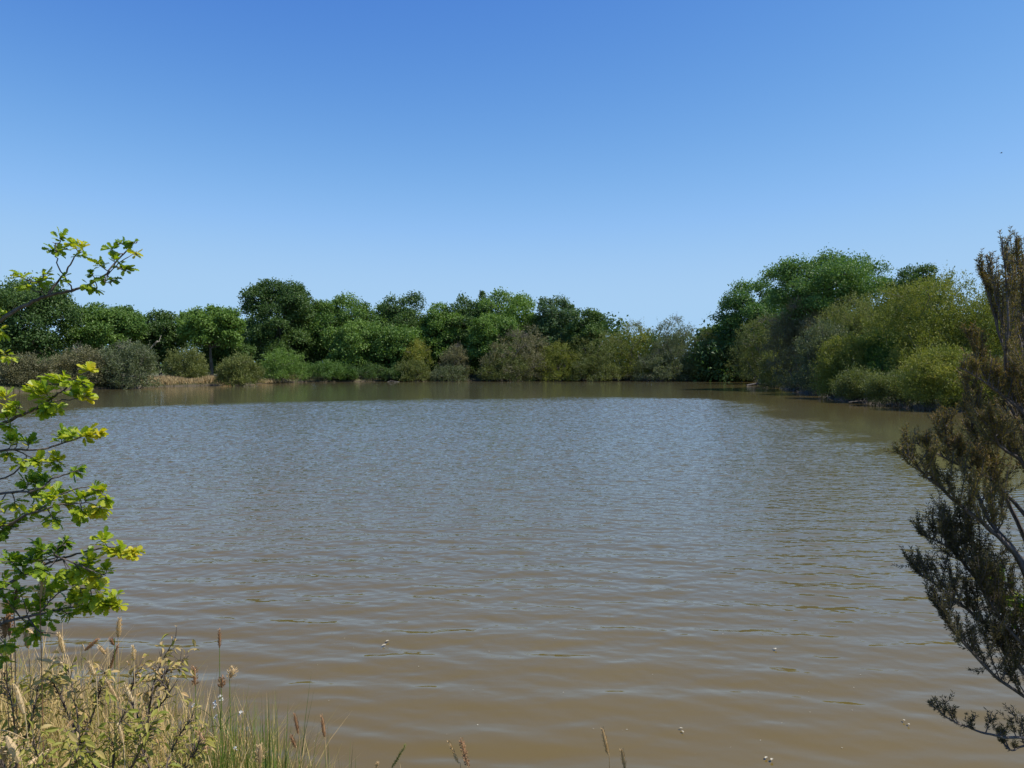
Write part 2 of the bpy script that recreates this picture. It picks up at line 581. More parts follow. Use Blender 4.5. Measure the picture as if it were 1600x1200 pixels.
# ---------------------------------------------------------------- trees and bushes
def crown_leaves(mb, rng, puffs, n, length, width, shoot=0.0, clump=0.32, outward=0.5, per=9, droop=0.0):
    """leaf clusters on the skins of rounded boughs; puffs = (centre, radii, tone)"""
    cen = np.array([p[0] for p in puffs])
    rad = np.array([p[1] for p in puffs])
    tone = np.array([p[2] for p in puffs])
    area = (rad[:, 0] * rad[:, 1] + rad[:, 0] * rad[:, 2] + rad[:, 1] * rad[:, 2])
    nc = max(8, int(n / per * 2.1))
    w = rng.choice(len(puffs), nc, p=area / area.sum())
    d = rdir(rng, nc)
    d[:, 2] = np.where(d[:, 2] < -0.35, -d[:, 2] * rng.uniform(-0.4, 1, nc), d[:, 2])
    d = norm(d)
    rr = 0.60 + 0.40 * rng.random(nc) ** 0.6
    bump = 1 + 0.13 * np.sin(d[:, 0] * 5 + w * 1.7) * np.cos(d[:, 2] * 6 + w) + 0.10 * np.sin(d[:, 1] * 11 + w * 2.3) * np.sin(d[:, 2] * 9 + w * 0.7)
    hole = np.sin(d[:, 0] * 7 + w * 2.1) + np.sin(d[:, 1] * 8 + w * 1.3) + np.sin(d[:, 2] * 9 + w * 3.7) + rng.normal(0, 0.35, nc)
    ok_ = hole < 1.25
    c = cen[w] + d * rad[w] * (rr * bump)[:, None]
    c, d, w = c[ok_], d[ok_], w[ok_]
    nc = len(c)
    # drop clusters buried deep in a neighbouring bough
    keep = np.ones(nc, bool)
    for i in range(len(puffs)):
        q = np.linalg.norm((c - cen[i]) / rad[i], axis=1)
        keep &= ~((q < 0.55) & (w != i) & (rng.random(nc) < 0.85))
    c, d, w = c[keep], d[keep], w[keep]
    nc = len(c)
    ax = norm(d * 0.6 + np.array([0, 0, 0.55 - droop]) + rng.normal(size=(nc, 3)) * 0.35)
    k = rng.random((nc, per))
    base = c[:, None, :] + ax[:, None, :] * ((k - 0.4) * shoot)[:, :, None] + rng.normal(size=(nc, per, 3)) * (clump * (1.0 if shoot == 0 else 0.3))
    pos = base.reshape(-1, 3)
    nl = len(pos)
    axr = np.repeat(ax, per, 0)
    dr = norm(axr * (0.9 if shoot else 0.3) + rng.normal(size=(nl, 3)) * (0.5 if shoot else 0.8))
    nm = norm(np.repeat(d, per, 0) * (outward + 0.3) + np.array([0, 0, 0.35]) + rng.normal(size=(nl, 3)) * 0.55)
    ctone = np.repeat(tone[w] + rng.normal(0, 0.12, nc), per)
    tn = np.clip(ctone + rng.normal(0, 0.13, nl), 0, 1)
    s = rng.uniform(0.7, 1.25, nl)
    kites(mb, pos, dr, nm, length * s, width * s, tn)


def limb(mb, a, b, r0, r1, rng, sides=6, sag=0.12, tint=0.5):
    a, b = np.asarray(a, float), np.asarray(b, float)
    L = np.linalg.norm(b - a)
    m1 = a * 0.65 + b * 0.35 + rng.normal(size=3) * L * sag * 0.6 + np.array([0, 0, L * 0.06])
    m2 = a * 0.3 + b * 0.7 + rng.normal(size=3) * L * sag * 0.6 + np.array([0, 0, L * 0.05])
    tube(mb, catmull([a, m1, m2, b], 4), r0, r1, sides, tint)


def place(px, depth):
    x = P(px, 568, depth)[0]
    return x, float(ground_h(np.array([x]), np.array([depth]))[0])


TREE_I = [100]


def oak(name, label, px, top, hw, depth, mat='oak', low=0.16, lobes=22, n=11000, tall=None, tone=0.45, group="oaks along the far bank",
        leaf=0.33, dens=1.0, tips=(), dead=(), cat="tree", gapside=None, flat=0.78):
    TREE_I[0] += 1
    rng = np.random.default_rng(TREE_I[0] * 7 + 1)
    x, gz = place(px, depth)
    zt = P(px, top, depth)[2]
    H = zt - gz
    R = hw / FOC * depth
    t = thing(name, label, cat, (x, depth, gz), group)
    zc0 = H * low
    zc, hz = (H + zc0) / 2, (H - zc0) / 2
    puffs = []
    pr = min(R, hz) * 0.33
    puffs.append((np.array([rng.uniform(-.25, .25) * R, 0, H - pr * 0.75]), np.array([pr * 1.05, pr, pr * 0.75]), tone + 0.1))
    for i in range(lobes):
        v = (i + 0.5) / lobes
        zz = -0.85 + 1.62 * v
        a = i * 2.39996 + rng.uniform(-.4, .4)
        rad = math.sqrt(max(0.06, 1 - abs(zz) ** 2.6)) * rng.uniform(0.60, 0.88)
        q = pr * rng.uniform(0.6, 1.32)
        puffs.append((np.array([math.cos(a) * rad * R, math.sin(a) * rad * R, zc + zz * (hz - q * 0.35)]),
                      np.array([q * rng.uniform(1.0, 1.3), q * rng.uniform(0.95, 1.2), q * flat]), tone + rng.normal(0, 0.12)))
    for i in range(lobes):
        k_ = puffs[1 + int(rng.integers(lobes))]
        d_ = rdir(rng, 1)[0]
        d_[2] = abs(d_[2]) * 0.9 - 0.1
        q = pr * rng.uniform(0.28, 0.6)
        puffs.append((k_[0] + d_ * k_[1] * rng.uniform(0.75, 1.1), np.array([q * 1.2, q * 1.1, q * 0.7]), tone + rng.normal(0, 0.15)))
    for (tx, ty, ts) in tips:        # boughs that stand out of the outline
        p = P(tx, ty, depth) - np.array([x, depth, gz])
        q = ts / FOC * depth
        puffs.append((p + np.array([0, rng.uniform(-.5, .5), -q * 0.6]), np.array([q, q, q * 0.75]), tone + rng.normal(0, 0.1)))
    for i in range(4):
        puffs.append((np.array([rng.normal() * R * 0.2, rng.normal() * R * 0.2, zc + rng.uniform(-.6, .4) * hz]), np.array([R * 0.5, R * 0.5, hz * 0.42]), tone - 0.05))
    tb = MB()
    rt = 0.035 * H * 0.6
    fork = np.array([rng.normal() * 0.25, rng.normal() * 0.2, max(zc0 * 1.05, H * 0.25)])
    tube(tb, catmull([(0, 0, -0.3), (0.05, 0, fork[2] * 0.35), fork * np.array([1, 1, 0.75]), fork], 4), rt * 1.3, rt * 0.75, 9)
    cen = np.array([0.0, 0, H * 0.75])
    limb(tb, fork, cen, rt * 0.7, rt * 0.2, rng)
    for p in puffs:
        f = min(0.95, max(0.0, (p[0][2] - fork[2]) / (H * 0.75 - fork[2] + 1e-6) - 0.35))
        a0 = fork * (1 - f) + cen * f
        limb(tb, a0, p[0], rt * (0.45 - 0.25 * f), rt * 0.07, rng, 5)
        for _ in range(3):
            limb(tb, p[0], p[0] + rdir(rng, 1)[0] * p[1] * 0.85, rt * 0.07, 0.012, rng, 4)
    tb.build("trunk", M['bark'], t, smooth=True)
    for (pa, pb, r) in dead:
        db = MB()
        a = P(pa[0], pa[1], depth - R * 0.9) - np.array([x, depth, gz])
        b = P(pb[0], pb[1], depth - R * 1.0) - np.array([x, depth, gz])
        limb(db, a, b, r, r * 0.4, rng, 5, 0.2)
        limb(db, (a + b) / 2, b + np.array([0.1, 0.1, 0.7]), r * 0.6, r * 0.25, rng, 5, 0.2)
        db.build("dead_branch", M['pale_wood'], t)
    cb = MB()
    crown_leaves(cb, rng, puffs, int(n * dens * 1.35), leaf * 0.86, leaf * 0.54, 0.0, clump=pr * 0.16 + 0.05)
    cb.build("crown", M[mat], t)
    return t


def bush(name, label, px, top, hw, depth, mat='olive', lobes=12, n=11000, tone=0.45, group="willow bushes at the water's edge", leaf=0.17,
         aspect=0.36, shoot=0.75, low=0.02, stems=14, twigs=40, spikes=14, cat="bush", lean=(0, 0), tips=(), baretop=0, base=None, deep=1.0):
    TREE_I[0] += 1
    rng = np.random.default_rng(TREE_I[0] * 7 + 5)
    x, gz = place(px, depth)
    if base is not None:
        gz = max(gz, P(px, base, depth)[2])
    gz = max(gz, -0.05)
    zt = P(px, top, depth)[2]
    H = zt - gz
    R = hw / FOC * depth
    t = thing(name, label, cat, (x, depth, gz), group)
    puffs = []
    q0 = min(R, H * 0.55) * 0.34
    lobes = int(lobes * 1.7)
    puffs.append((np.array([lean[0] * R * 0.6, 0, H - q0 * 0.8]), np.array([q0 * 1.15, q0, q0 * 0.8]), tone + 0.1))
    for i in range(lobes):
        v = (i + 0.5) / lobes
        h = 0.08 + 0.80 * v
        a = i * 2.39996 + rng.uniform(-.5, .5)
        rad = math.sqrt(max(0.05, 1 - max(0, (h - 0.30) / 0.70) ** 2.2)) * rng.uniform(0.62, 0.92)
        q = q0 * rng.uniform(0.75, 1.2)
        puffs.append((np.array([math.cos(a) * rad * R + lean[0] * R * h, math.sin(a) * rad * R * deep, h * (H - q * 0.4)]),
                      np.array([q * 1.15, q, q * rng.uniform(0.75, 1.0)]), tone + rng.normal(0, 0.13)))
    for (tx, ty, ts) in tips:
        p = P(tx, ty, depth) - np.array([x, depth, gz])
        q = ts / FOC * depth
        puffs.append((p + np.array([0, rng.uniform(-.3, .3), -q * 0.6]), np.array([q, q, q * 0.8]), tone + rng.normal(0, 0.1)))
    for i in range(7):               # drooping skirt towards the water
        a = -math.pi * (i + rng.uniform(0.2, 0.8)) / 7
        q = q0 * rng.uniform(0.6, 0.95)
        puffs.append((np.array([math.cos(a) * R * rng.uniform(0.6, 0.85), math.sin(a) * R * 0.7 * deep, q * rng.uniform(0.35, 1.0)]), np.array([q * 1.1, q, q * 0.8]), tone + rng.normal(0, 0.12)))
    for i in range(4):
        puffs.append((np.array([rng.normal() * R * 0.25, rng.normal() * R * 0.2, H * rng.uniform(0.2, 0.62)]), np.array([R * 0.5, R * 0.42, H * 0.27]), tone - 0.05))
    sb = MB()
    for i in range(stems):
        p = puffs[int(rng.integers(len(puffs)))][0]
        b0 = np.array([rng.normal() * R * 0.14, rng.normal() * R * 0.12, -0.2])
        limb(sb, b0, p, 0.05 * H / 6 + 0.012, 0.015, rng, 5, 0.16)
    for i in range(twigs):
        pf = puffs[int(rng.integers(len(puffs)))]
        d = rdir(rng, 1)[0]
        d[2] = abs(d[2]) * 1.1
        d = norm(d)
        limb(sb, pf[0] + d * pf[1] * 0.1, pf[0] + d * pf[1] * rng.uniform(0.9, 1.18), 0.018, 0.006, rng, 4, 0.14)
    if baretop:
        bb = sb
        for i in range(baretop):
            pf = puffs[int(rng.integers(0, max(2, len(puffs) // 2)))] if i % 2 else puffs[0]
            d = rdir(rng, 1)[0]
            d[1] = -abs(d[1])
            d[2] = abs(d[2])
            d = norm(d)
            e = pf[0] + d * pf[1] * rng.uniform(1.0, 1.3)
            limb(bb, pf[0] + d * pf[1] * 0.4, e, 0.02, 0.007, rng, 4, 0.14)
            for _ in range(3):
                limb(bb, e - d * pf[1] * rng.uniform(0.1, 0.4), e + rdir(rng, 1)[0] * 0.5 + np.array([0, 0, .25]), 0.011, 0.005, rng, 3, 0.14)
    sb.build("stems", M['twig'], t)
    cb = MB()
    crown_leaves(cb, rng, puffs, n, leaf * 1.2, leaf * aspect * 1.2, shoot * 0.8, outward=0.9, per=12)
    # long whippy shoots standing out of the outline
    for i in range(spikes):
        pf = puffs[int(rng.integers(len(puffs)))]
        d = rdir(rng, 1)[0]
        d[2] = abs(d[2]) + 0.4
        d = norm(d)
        s0 = pf[0] + d * pf[1] * 0.85
        Ls = rng.uniform(0.5, 1.1) * (0.6 + H / 10)
        m = 16
        k = rng.random(m)
        pos = s0 + (d + np.array([0, 0, 0.5]))[None] * (k * Ls)[:, None] + rng.normal(size=(m, 3)) * 0.03
        kites(cb, pos, norm(np.repeat(d[None], m, 0) + rng.normal(size=(m, 3)) * 0.5), rdir(rng, m), leaf * 0.9, leaf * aspect * 0.9, np.clip(tone + 0.2 + rng.normal(0, .1, m), 0, 1))
    cb.build("foliage", M[mat], t)
    return t


# -- oaks on the left part of the far bank
G1, G2, G3 = "oaks along the far bank", "willow bushes at the water's edge", "tall trees behind the right hand thicket"
oak("oak_tree", "broad dark oak at the far left, its top behind the sapling branch", 30, 437, 80, 84, 'oak_dark', low=0.12, n=17000, tips=[(55, 440, 17), (10, 450, 16), (88, 470, 18), (-40, 450, 25)])
oak("oak_tree", "round topped green oak behind the brown bushes, second big crown from left", 160, 476, 60, 90, 'oak', low=0.30, n=12000, tips=[(205, 490, 16), (125, 485, 14)])
oak("oak_tree", "thin crowned oak with a pale dead branch, behind grey twiggy bush", 250, 486, 36, 95, 'oak_dark', low=0.12, n=8000, dead=[((234, 546), (250, 533), 0.11)], tips=[(263, 492, 10), (238, 490, 10)])
oak("oak_tree", "bright green spreading oak with a sky gap beneath its left side", 330, 479, 52, 92, 'oak_light', low=0.40, n=11000, tone=0.35, tips=[(295, 490, 14), (365, 498, 14), (355, 520, 18)])
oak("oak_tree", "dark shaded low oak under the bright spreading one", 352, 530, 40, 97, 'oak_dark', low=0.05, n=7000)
oak("oak_tree", "tallest dark oak on the far bank with a knobbly square top", 432, 438, 48, 104, 'oak_dark', low=0.10, n=16000, tips=[(405, 452, 20), (425, 442, 20), (452, 444, 18), (396, 475, 18), (470, 470, 16)])
oak("oak_tree", "narrow oak tucked against the right side of the tallest oak", 480, 463, 26, 108, 'oak_dark', low=0.1, n=6500, tips=[(478, 458, 6)])
oak("oak_tree", "full mid green oak just right of the tallest oak", 532, 464, 46, 108, 'oak', low=0.08, n=12000, tips=[(540, 463, 18), (505, 470, 12), (565, 480, 14)])
oak("oak_tree", "low topped oak filling the dip in the far treeline", 590, 477, 32, 110, 'oak', low=0.08, n=8000, tips=[(600, 475, 10)])
oak("oak_tree", "two knobbed dark oak right of the dip in the treeline", 635, 463, 42, 110, 'oak_dark', low=0.08, n=11000, tips=[(612, 464, 9), (648, 461, 14)])
oak("oak_tree", "lighter green oak below the two knobbed one", 690, 474, 34, 108, 'oak_light', low=0.10, n=9000, tone=0.3)
oak("oak_tree", "short front oak with yellowish tips below the full mid green oak", 560, 500, 46, 103, 'oak', low=0.05, n=9000, tone=0.6)
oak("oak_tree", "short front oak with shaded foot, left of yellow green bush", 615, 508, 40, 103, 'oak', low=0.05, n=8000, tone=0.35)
oak("oak_tree", "dark green oak with a thin leader tip in mid treeline", 725, 466, 38, 110, 'oak_dark', low=0.06, n=9500, tips=[(722, 462, 6)])
oak("oak_tree", "pale green rounded oak at the middle of the treeline", 790, 458, 50, 110, 'oak_light', low=0.10, n=13000, tone=0.4, tips=[(780, 457, 14), (815, 464, 14), (760, 470, 12)])
oak("oak_tree", "front oak with pale lower crown behind the brown topped bush", 768, 490, 36, 104, 'oak_light', low=0.10, n=8000, tone=0.25)
oak("oak_tree", "blue green dome shaped tree near the right end of the far oaks", 866, 465, 38, 108, 'blue_green', low=0.06, n=11000, tips=[(850, 468, 10)])
oak("oak_tree", "small dark oak ending the far oaks on their right", 918, 484, 28, 104, 'oak_dark', low=0.08, n=7500, tone=0.6, tips=[(905, 487, 10), (932, 490, 10)])


def conifer(name, label, px, top, hw, depth):
    TREE_I[0] += 1
    rng = np.random.default_rng(TREE_I[0])
    x, gz = place(px, depth)
    H = P(px, top, depth)[2] - gz
    R = hw / FOC * depth
    t = thing(name, label, "tree", (x, depth, gz))
    tb = MB()
    tube(tb, catmull([(0, 0, -0.2), (0.05, 0, H * 0.5), (0, 0, H)], 5), 0.18, 0.02, 7)
    cb = MB()
    for i in range(26):
        h = H * (0.45 + 0.54 * i / 25)
        r = R * (1 - (i / 25) ** 1.2) + 0.15
        for k in range(5):
            a = rng.uniform(0, 6.28)
            d = np.array([math.cos(a), math.sin(a), -0.12])
            tube(tb, np.array([[0, 0, h], [0, 0, h] + d * r]), 0.03, 0.01, 4)
            m = 26
            s = rng.random(m)
            pos = np.array([0, 0, h]) + d[None] * (s * r)[:, None] + rng.normal(size=(m, 3)) * 0.12
            kites(cb, pos, norm(d[None] + rng.normal(size=(m, 3)) * 0.6), rdir(rng, m), 0.25, 0.10, np.clip(rng.normal(0.4, .15, m), 0, 1))
    tb.build("trunk", M['bark'], t)
    cb.build("crown", M['oak_dark'], t)


conifer("conifer", "small dark pointed conifer tip poking out of the mid treeline", 754, 455, 30, 111)

# -- trees behind the right hand thicket
oak("poplar_tree", "tall bright green billowing tree topping the right hand thicket", 1290, 400, 92, 66, 'poplar', low=0.30, lobes=18, n=24000, leaf=0.22, group=G3,
    tips=[(1215, 420, 20), (1250, 408, 22), (1300, 400, 24), (1340, 405, 22), (1372, 412, 15), (1225, 450, 22), (1380, 440, 16)], tone=0.45)
oak("poplar_tree", "smaller green tree on the left shoulder of the tall billowing one", 1172, 443, 46, 99, 'poplar', low=0.12, n=16000, leaf=0.30, group=G3, tips=[(1160, 443, 12), (1190, 440, 12), (1140, 470, 14), (1125, 490, 12)], tone=0.4)
oak("oak_tree", "dark green crown peeping over the yellow green willow at right", 1432, 418, 36, 62, 'oak_dark', low=0.30, n=11000, leaf=0.20, group=G3, tips=[(1420, 422, 14), (1445, 418, 12)])
oak("poplar_tree", "low green tree at the left foot of the tall trees on the right", 1126, 500, 28, 105, 'oak_light', low=0.05, n=8000, leaf=0.30, group=G3)

# -- bushes left
bush("willow_bush", "dark brown olive bush at the far left water's edge", 38, 556, 40, 65.5, 'brown', n=9000, tone=0.25, aspect=0.34, base=611)
bush("willow_bush", "wide brown bush with reddish twigs, second from left", 128, 545, 52, 70, 'brown', n=12000, tone=0.55, twigs=80, baretop=20, base=609)
bush("willow_bush", "rounded grey olive bush with bare stems showing low down", 200, 535, 40, 70.5, 'grey', n=9500, tone=0.35, twigs=90, stems=24, baretop=14, base=607)
bush("willow_bush", "pale olive bush standing on the dry reed bank", 291, 546, 30, 83, 'olive', n=8000, tone=0.40, base=596)
bush("willow_bush", "low dome shaped green bush overhanging the water by dry reeds", 373, 556, 31, 79.5, 'olive', n=8500, tone=0.30, base=602)
bush("willow_bush", "bushy green sallow below the tallest oak", 440, 545, 36, 92, 'oak_light', n=8000, tone=0.3, base=594)
bush("willow_bush", "low dark bush right of the sallow below the tallest oak", 508, 564, 38, 97.2, 'oak', n=6500, tone=0.3)
bush("willow_bush", "small dark bush between the brown bushes on the left", 84, 562, 24, 76, 'oak_dark', n=5000)
# -- bushes mid
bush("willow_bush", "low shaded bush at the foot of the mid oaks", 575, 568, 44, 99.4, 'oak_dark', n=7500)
bush("willow_bush", "little added bush standing in for bank shade, left of the bright yellow green one", 616, 574, 26, 99.3, 'oak_dark', n=5000)  # added where the bank lies in tree shade; dark leaf colour carries it
bush("willow_bush", "little added bush standing in for bank shade, below the dip in the treeline", 538, 576, 24, 98.2, 'oak', n=5000, tone=0.3)  # likewise added; bank shade is put into its darker foliage
bush("willow_bush", "bright yellow green bush in front of the dark mid oaks", 650, 531, 22, 101, 'yellow', n=7000, tone=0.45)
bush("willow_bush", "low grey green bush under the bright yellow green one", 645, 562, 26, 99.2, 'olive', n=5500, tone=0.35)
bush("willow_bush", "pinkish brown sparse bush among dark oak shade", 712, 540, 20, 101.5, 'brown', n=5000, tone=0.6, baretop=12)
bush("willow_bush", "small greyish bush at waterline under the pinkish brown one", 702, 572, 34, 99.8, 'grey', n=5000, tone=0.3)
bush("willow_bush", "large brown topped bush with tangled bare twigs at mid bank", 808, 517, 56, 102, 'brown', n=13000, tone=0.6, twigs=90, baretop=50, tips=[(830, 512, 14)])
bush("willow_bush", "olive front bush with grey tangle below the brown topped bush", 790, 552, 50, 100.5, 'olive', n=9000, tone=0.35, baretop=24)
bush("willow_bush", "rounded yellow olive bush right of the brown topped bush", 872, 535, 34, 101, 'yellow', n=8500, tone=0.35)
bush("willow_bush", "broad green willow bush below the blue green dome", 935, 516, 44, 102, 'olive', n=11000, tone=0.4)
bush("willow_bush", "low front bush with olive foliage below the broad green willow", 920, 553, 50, 100.3, 'olive', n=8500, tone=0.25)
bush("willow_bush", "yellowish willow with spiky bare tips above its crown", 988, 502, 36, 103, 'yellow', n=9500, tone=0.4, spikes=26, baretop=18)
bush("willow_bush", "tall grey green willow with pale stems at the right end of the bank", 1053, 494, 38, 101.5, 'grey', n=11500, tone=0.5, spikes=24, twigs=80, baretop=20)
bush("willow_bush", "low brownish bush with reddish foot below the grey green willow", 1030, 550, 44, 100.2, 'grey', n=8500, tone=0.4, baretop=16)
bush("willow_bush", "small olive bush right of the reddish foot at the water", 1085, 560, 26, 100.2, 'olive', n=5500, tone=0.45)
bush("willow_bush", "dark green bush in the far corner of the pond", 1106, 516, 26, 102, 'olive', n=6500, tone=0.25)
# -- right hand thicket
bush("willow_bush", "rounded olive bush at the left end of the thicket", 1150, 522, 36, 98, 'olive', n=9000, tone=0.3, leaf=0.17)
bush("willow_bush", "brown olive willow with dry top, left in the right hand thicket", 1195, 492, 44, 86, 'olive', n=14000, tone=0.3, leaf=0.15, twigs=70, baretop=24)
bush("willow_bush", "dry brown topped willow with pale bare branches in the thicket", 1250, 470, 44, 64, 'brown', n=16000, tone=0.6, leaf=0.14, twigs=90, baretop=34)
bush("willow_bush", "small upright green willow standing at the thicket's waterline", 1213, 547, 23, 73.5, 'olive', n=8500, tone=0.35, leaf=0.13, lobes=9, base=605.5)
bush("willow_bush", "wide olive crowned willow below the tall billowing tree", 1335, 462, 58, 58, 'olive', n=20000, tone=0.55, leaf=0.13)
bush("willow_bush", "dark olive willow in the middle of the thicket", 1285, 505, 40, 56, 'grey', n=13000, tone=0.35, leaf=0.13)
bush("willow_bush", "yellow green leafy willow leaning out over bare shore twigs", 1318, 526, 40, 50, 'yellow', n=15000, tone=0.35, leaf=0.12, base=625)
bush("willow_bush", "low dusty green bush at shore under the leaning willow", 1345, 580, 36, 45.3, 'olive', n=8500, tone=0.3, leaf=0.11, base=630)
bush("willow_bush", "huge domed yellow green willow, tallest of the thicket", 1455, 434, 92, 48, 'yellow', n=34000, lobes=20, tone=0.42, leaf=0.13, spikes=44, low=0.1, tips=[(1490, 432, 22), (1410, 450, 24)])
bush("willow_bush", "deep shaded willow hollow below the huge domed one", 1385, 515, 44, 49, 'oak', n=14000, tone=0.3, leaf=0.13)  # darker leaf colour stands in for shade under the dome
bush("willow_bush", "low added bush standing in for the dark hollow over the water between two yellow green ones", 1402, 585, 44, 41.5, 'olive', n=9000, tone=0.2, leaf=0.10, base=637)  # put in for a dark hollow; its shade is leaf colour
bush("willow_bush", "front yellow tipped willow bush dipping to water near the heather", 1478, 545, 66, 37.8, 'yellow', n=24000, tone=0.45, leaf=0.10, base=642, twigs=60)
bush("willow_bush", "tall willow seen through the upper heather", 1565, 452, 70, 45, 'yellow', n=22000, tone=0.35, leaf=0.12)
bush("willow_bush", "low willow bush seen through the middle of the heather", 1585, 560, 60, 37, 'olive', n=15000, tone=0.4, leaf=0.10, base=648)
bush("willow_bush", "willow bush at right edge behind the heather", 1680, 470, 70, 42, 'olive', n=14000, tone=0.4, leaf=0.13)

# -- the wood behind, one mass
mb = MB()
rng = np.random.default_rng(5)
pf = []
for px in list(range(-80, 250, 18)) + list(range(312, 1130, 15)) + list(range(1120, 1760, 16)):
    yv = (120 if px < 1115 else (100 if px < 1280 else 80)) + rng.uniform(-4, 8)
    topy = 503 + rng.uniform(-8, 14) if px > 340 else 525 + rng.uniform(-5, 10)
    if px > 960:
        topy = 530
    if px > 1115:
        topy = 520 if px < 1280 else 490
    p = P(px, topy, yv)
    for z in np.arange(0.8, max(1.6, p[2] - 1.0), 2.2):
        pf.append((np.array([p[0] + rng.normal() * 0.6, yv, z]), np.array([2.4, 2.0, 1.9]) * rng.uniform(0.85, 1.15), 0.3 + rng.normal() * 0.1))
crown_leaves(mb, rng, pf, 80000, 0.50, 0.34, 0.0, clump=0.45)
o = mb.build("distant_wood", M['oak_dark'])
o['kind'] = 'stuff'
o['label'] = 'dark mass of woodland behind the far oaks'

# ---------------------------------------------------------------- far shore details
mb = MB()
rng = np.random.default_rng(31)
pts = []
for i in range(6200):
    px = rng.uniform(222, 362)
    f = rng.random()
    w0 = W(px, 604.8 - (px - 228) * 0.026)
    y = w0[1] - 0.15 + f * 5.0
    x = w0[0] * y / w0[1]
    pts.append((x, y))
pts = np.array(pts)
z = np.maximum(ground_h(pts[:, 0], pts[:, 1]), -0.05)
n = len(pts)
pos = np.column_stack([pts, z])
h = rng.uniform(0.35, 0.75, n) * (0.85 + 0.25 * wob(pts[:, 0], pts[:, 1], 0.9, 4))
kites(mb, pos, norm(np.column_stack([rng.normal(0, .3, n), rng.normal(0, .3, n), np.ones(n)])), rdir(rng, n), h, 0.07, rng.random(n))
o = mb.build("dry_reeds", M['dry_reed'])
o['kind'] = 'stuff'
o['label'] = 'strip of dry tan reeds on the left bank'


mb = MB()
rng = np.random.default_rng(41)
P_, T_ = [], []
far = LAKE[:20]
for a, b in zip(far[:-1], far[1:]):
    L = math.hypot(*(b - a))
    m = int(L * 75)
    f = rng.random((m, 1))
    q = a + (b - a) * f
    nrm_ = np.array([-(b - a)[1], (b - a)[0]]) / L
    q = q + nrm_ * rng.uniform(-0.05, 2.6, (m, 1)) ** 1.0
    P_.append(q)
q = np.vstack(P_)
z = ground_h(q[:, 0], q[:, 1])
k = z > -0.12
q, z = q[k], np.maximum(z[k], -0.03)
n = len(q)
pos = np.column_stack([q, z])
hh = rng.uniform(0.15, 0.5, n) * (0.7 + 0.4 * wob(q[:, 0], q[:, 1], 0.7, 14)).clip(0.15, 1.4)
kites(mb, pos, norm(np.column_stack([rng.normal(0, .4, n), rng.normal(0, .4, n), np.ones(n)])), rdir(rng, n), hh, 0.06, np.clip(0.3 + 0.3 * wob(q[:, 0], q[:, 1], 0.5, 15) + rng.normal(0, .2, n), 0, 1))
o = mb.build("shoreline_grass", leaf_mat("shore_grass", [(0.05, 0.065, 0.02), (0.10, 0.10, 0.035), (0.20, 0.155, 0.075)], trans=0.2))
o['kind'] = 'stuff'
o['label'] = 'low weeds and grass fringing the far shore'


def tuft(name, label, px, py, hw, hh, mat, n, seed, group=None, wdt=0.05):
    r = np.random.default_rng(seed)
    w0 = W(px, py)
    zb = max(0.0, float(ground_h(np.array([w0[0]]), np.array([w0[1]]))[0]))
    m = MB()
    R = hw / FOC * w0[1]
    pos = np.column_stack([r.normal(0, R * 0.5, n), r.normal(0, R * 0.4, n), np.full(n, -0.03)])
    kites(m, pos, norm(np.column_stack([r.normal(0, .35, n), r.normal(0, .35, n), np.ones(n)])), rdir(r, n), hh / FOC * w0[1] * r.uniform(0.6, 1.1, n), wdt, r.random(n))
    o = m.build(name, M[mat])
    o.location = (w0[0], w0[1], zb)
    return tag(o, label, "reeds", group)


tuft("reed_tuft", "pale dry reed tuft at the water's edge below the sallow", 460, 596.6, 12, 12, 'dry_reed', 260, 1)
_row = tuft("dry_reeds", "thin row of dry tan reeds right of the dome shaped bush", 410, 598.8, 24, 8, 'dry_reed', 330, 2)
_row['kind'] = 'stuff'
del _row['category']


def log(name, label, px, py, length, r, yaw, mat='pale_wood', z=0.0):
    w0 = W(px, py)
    m = MB()
    rr = np.random.default_rng(int(px))
    a = np.array([-math.cos(yaw), -math.sin(yaw), 0.0]) * length / 2
    limb(m, a, -a, r, r * 0.7, rr, 7, 0.05)
    limb(m, a * 0.2, a * 0.2 + np.array([0.2, -0.2, 0.35]) * length * 0.4, r * 0.5, r * 0.2, rr, 5, 0.1)
    o = m.build(name, M[mat])
    o.location = (w0[0], w0[1], z)
    return tag(o, label, "log")


log("driftwood_log", "pale driftwood stick at waterline under the mid oaks", 708, 595.8, 2.2, 0.045, 0.1, 'twig')
log("driftwood_log", "short pale stick lying at waterline left of mid bank", 615, 596.6, 1.5, 0.045, 0.0, 'twig')
log("fallen_log", "dark half sunken log jutting from the thicket's far end", 1185, 602.5, 2.6, 0.12, 0.15, 'bark')
log("fallen_branch", "thin bare branch lying along the shore under the thicket", 1345, 631, 1.6, 0.02, 0.25, 'twig', 0.10)

mb = MB()
rng = np.random.default_rng(77)
for i in range(420):
    f = rng.random() ** 0.8
    px = 1222 + f * 250
    py = np.interp(px, [1215, 1262, 1330, 1400, 1480], [606, 616, 629, 636, 644]) - rng.uniform(-1.0, 2.5)
    if px > 1300 and rng.random() < 0.45:
        continue
    w0 = W(px, py)
    d = norm(np.array([rng.normal(-.3, .5), rng.normal(-.1, .5), 1.0]))
    L = rng.uniform(0.25, 0.8) * (1.1 if px < 1290 else 0.7)
    a = np.array([w0[0], w0[1], -0.05])
    limb(mb, a, a + d * L, 0.011, 0.005, rng, 3, 0.12)
    limb(mb, a + d * L * 0.5, a + d * L * 0.6 + rng.normal(size=3) * 0.16 + np.array([0, 0, 0.1]), 0.008, 0.004, rng, 3, 0.1)
o = mb.build("bare_shore_twigs", M['twig'])
o['kind'] = 'stuff'
o['label'] = 'fringe of bare brown twigs standing in the shallows'

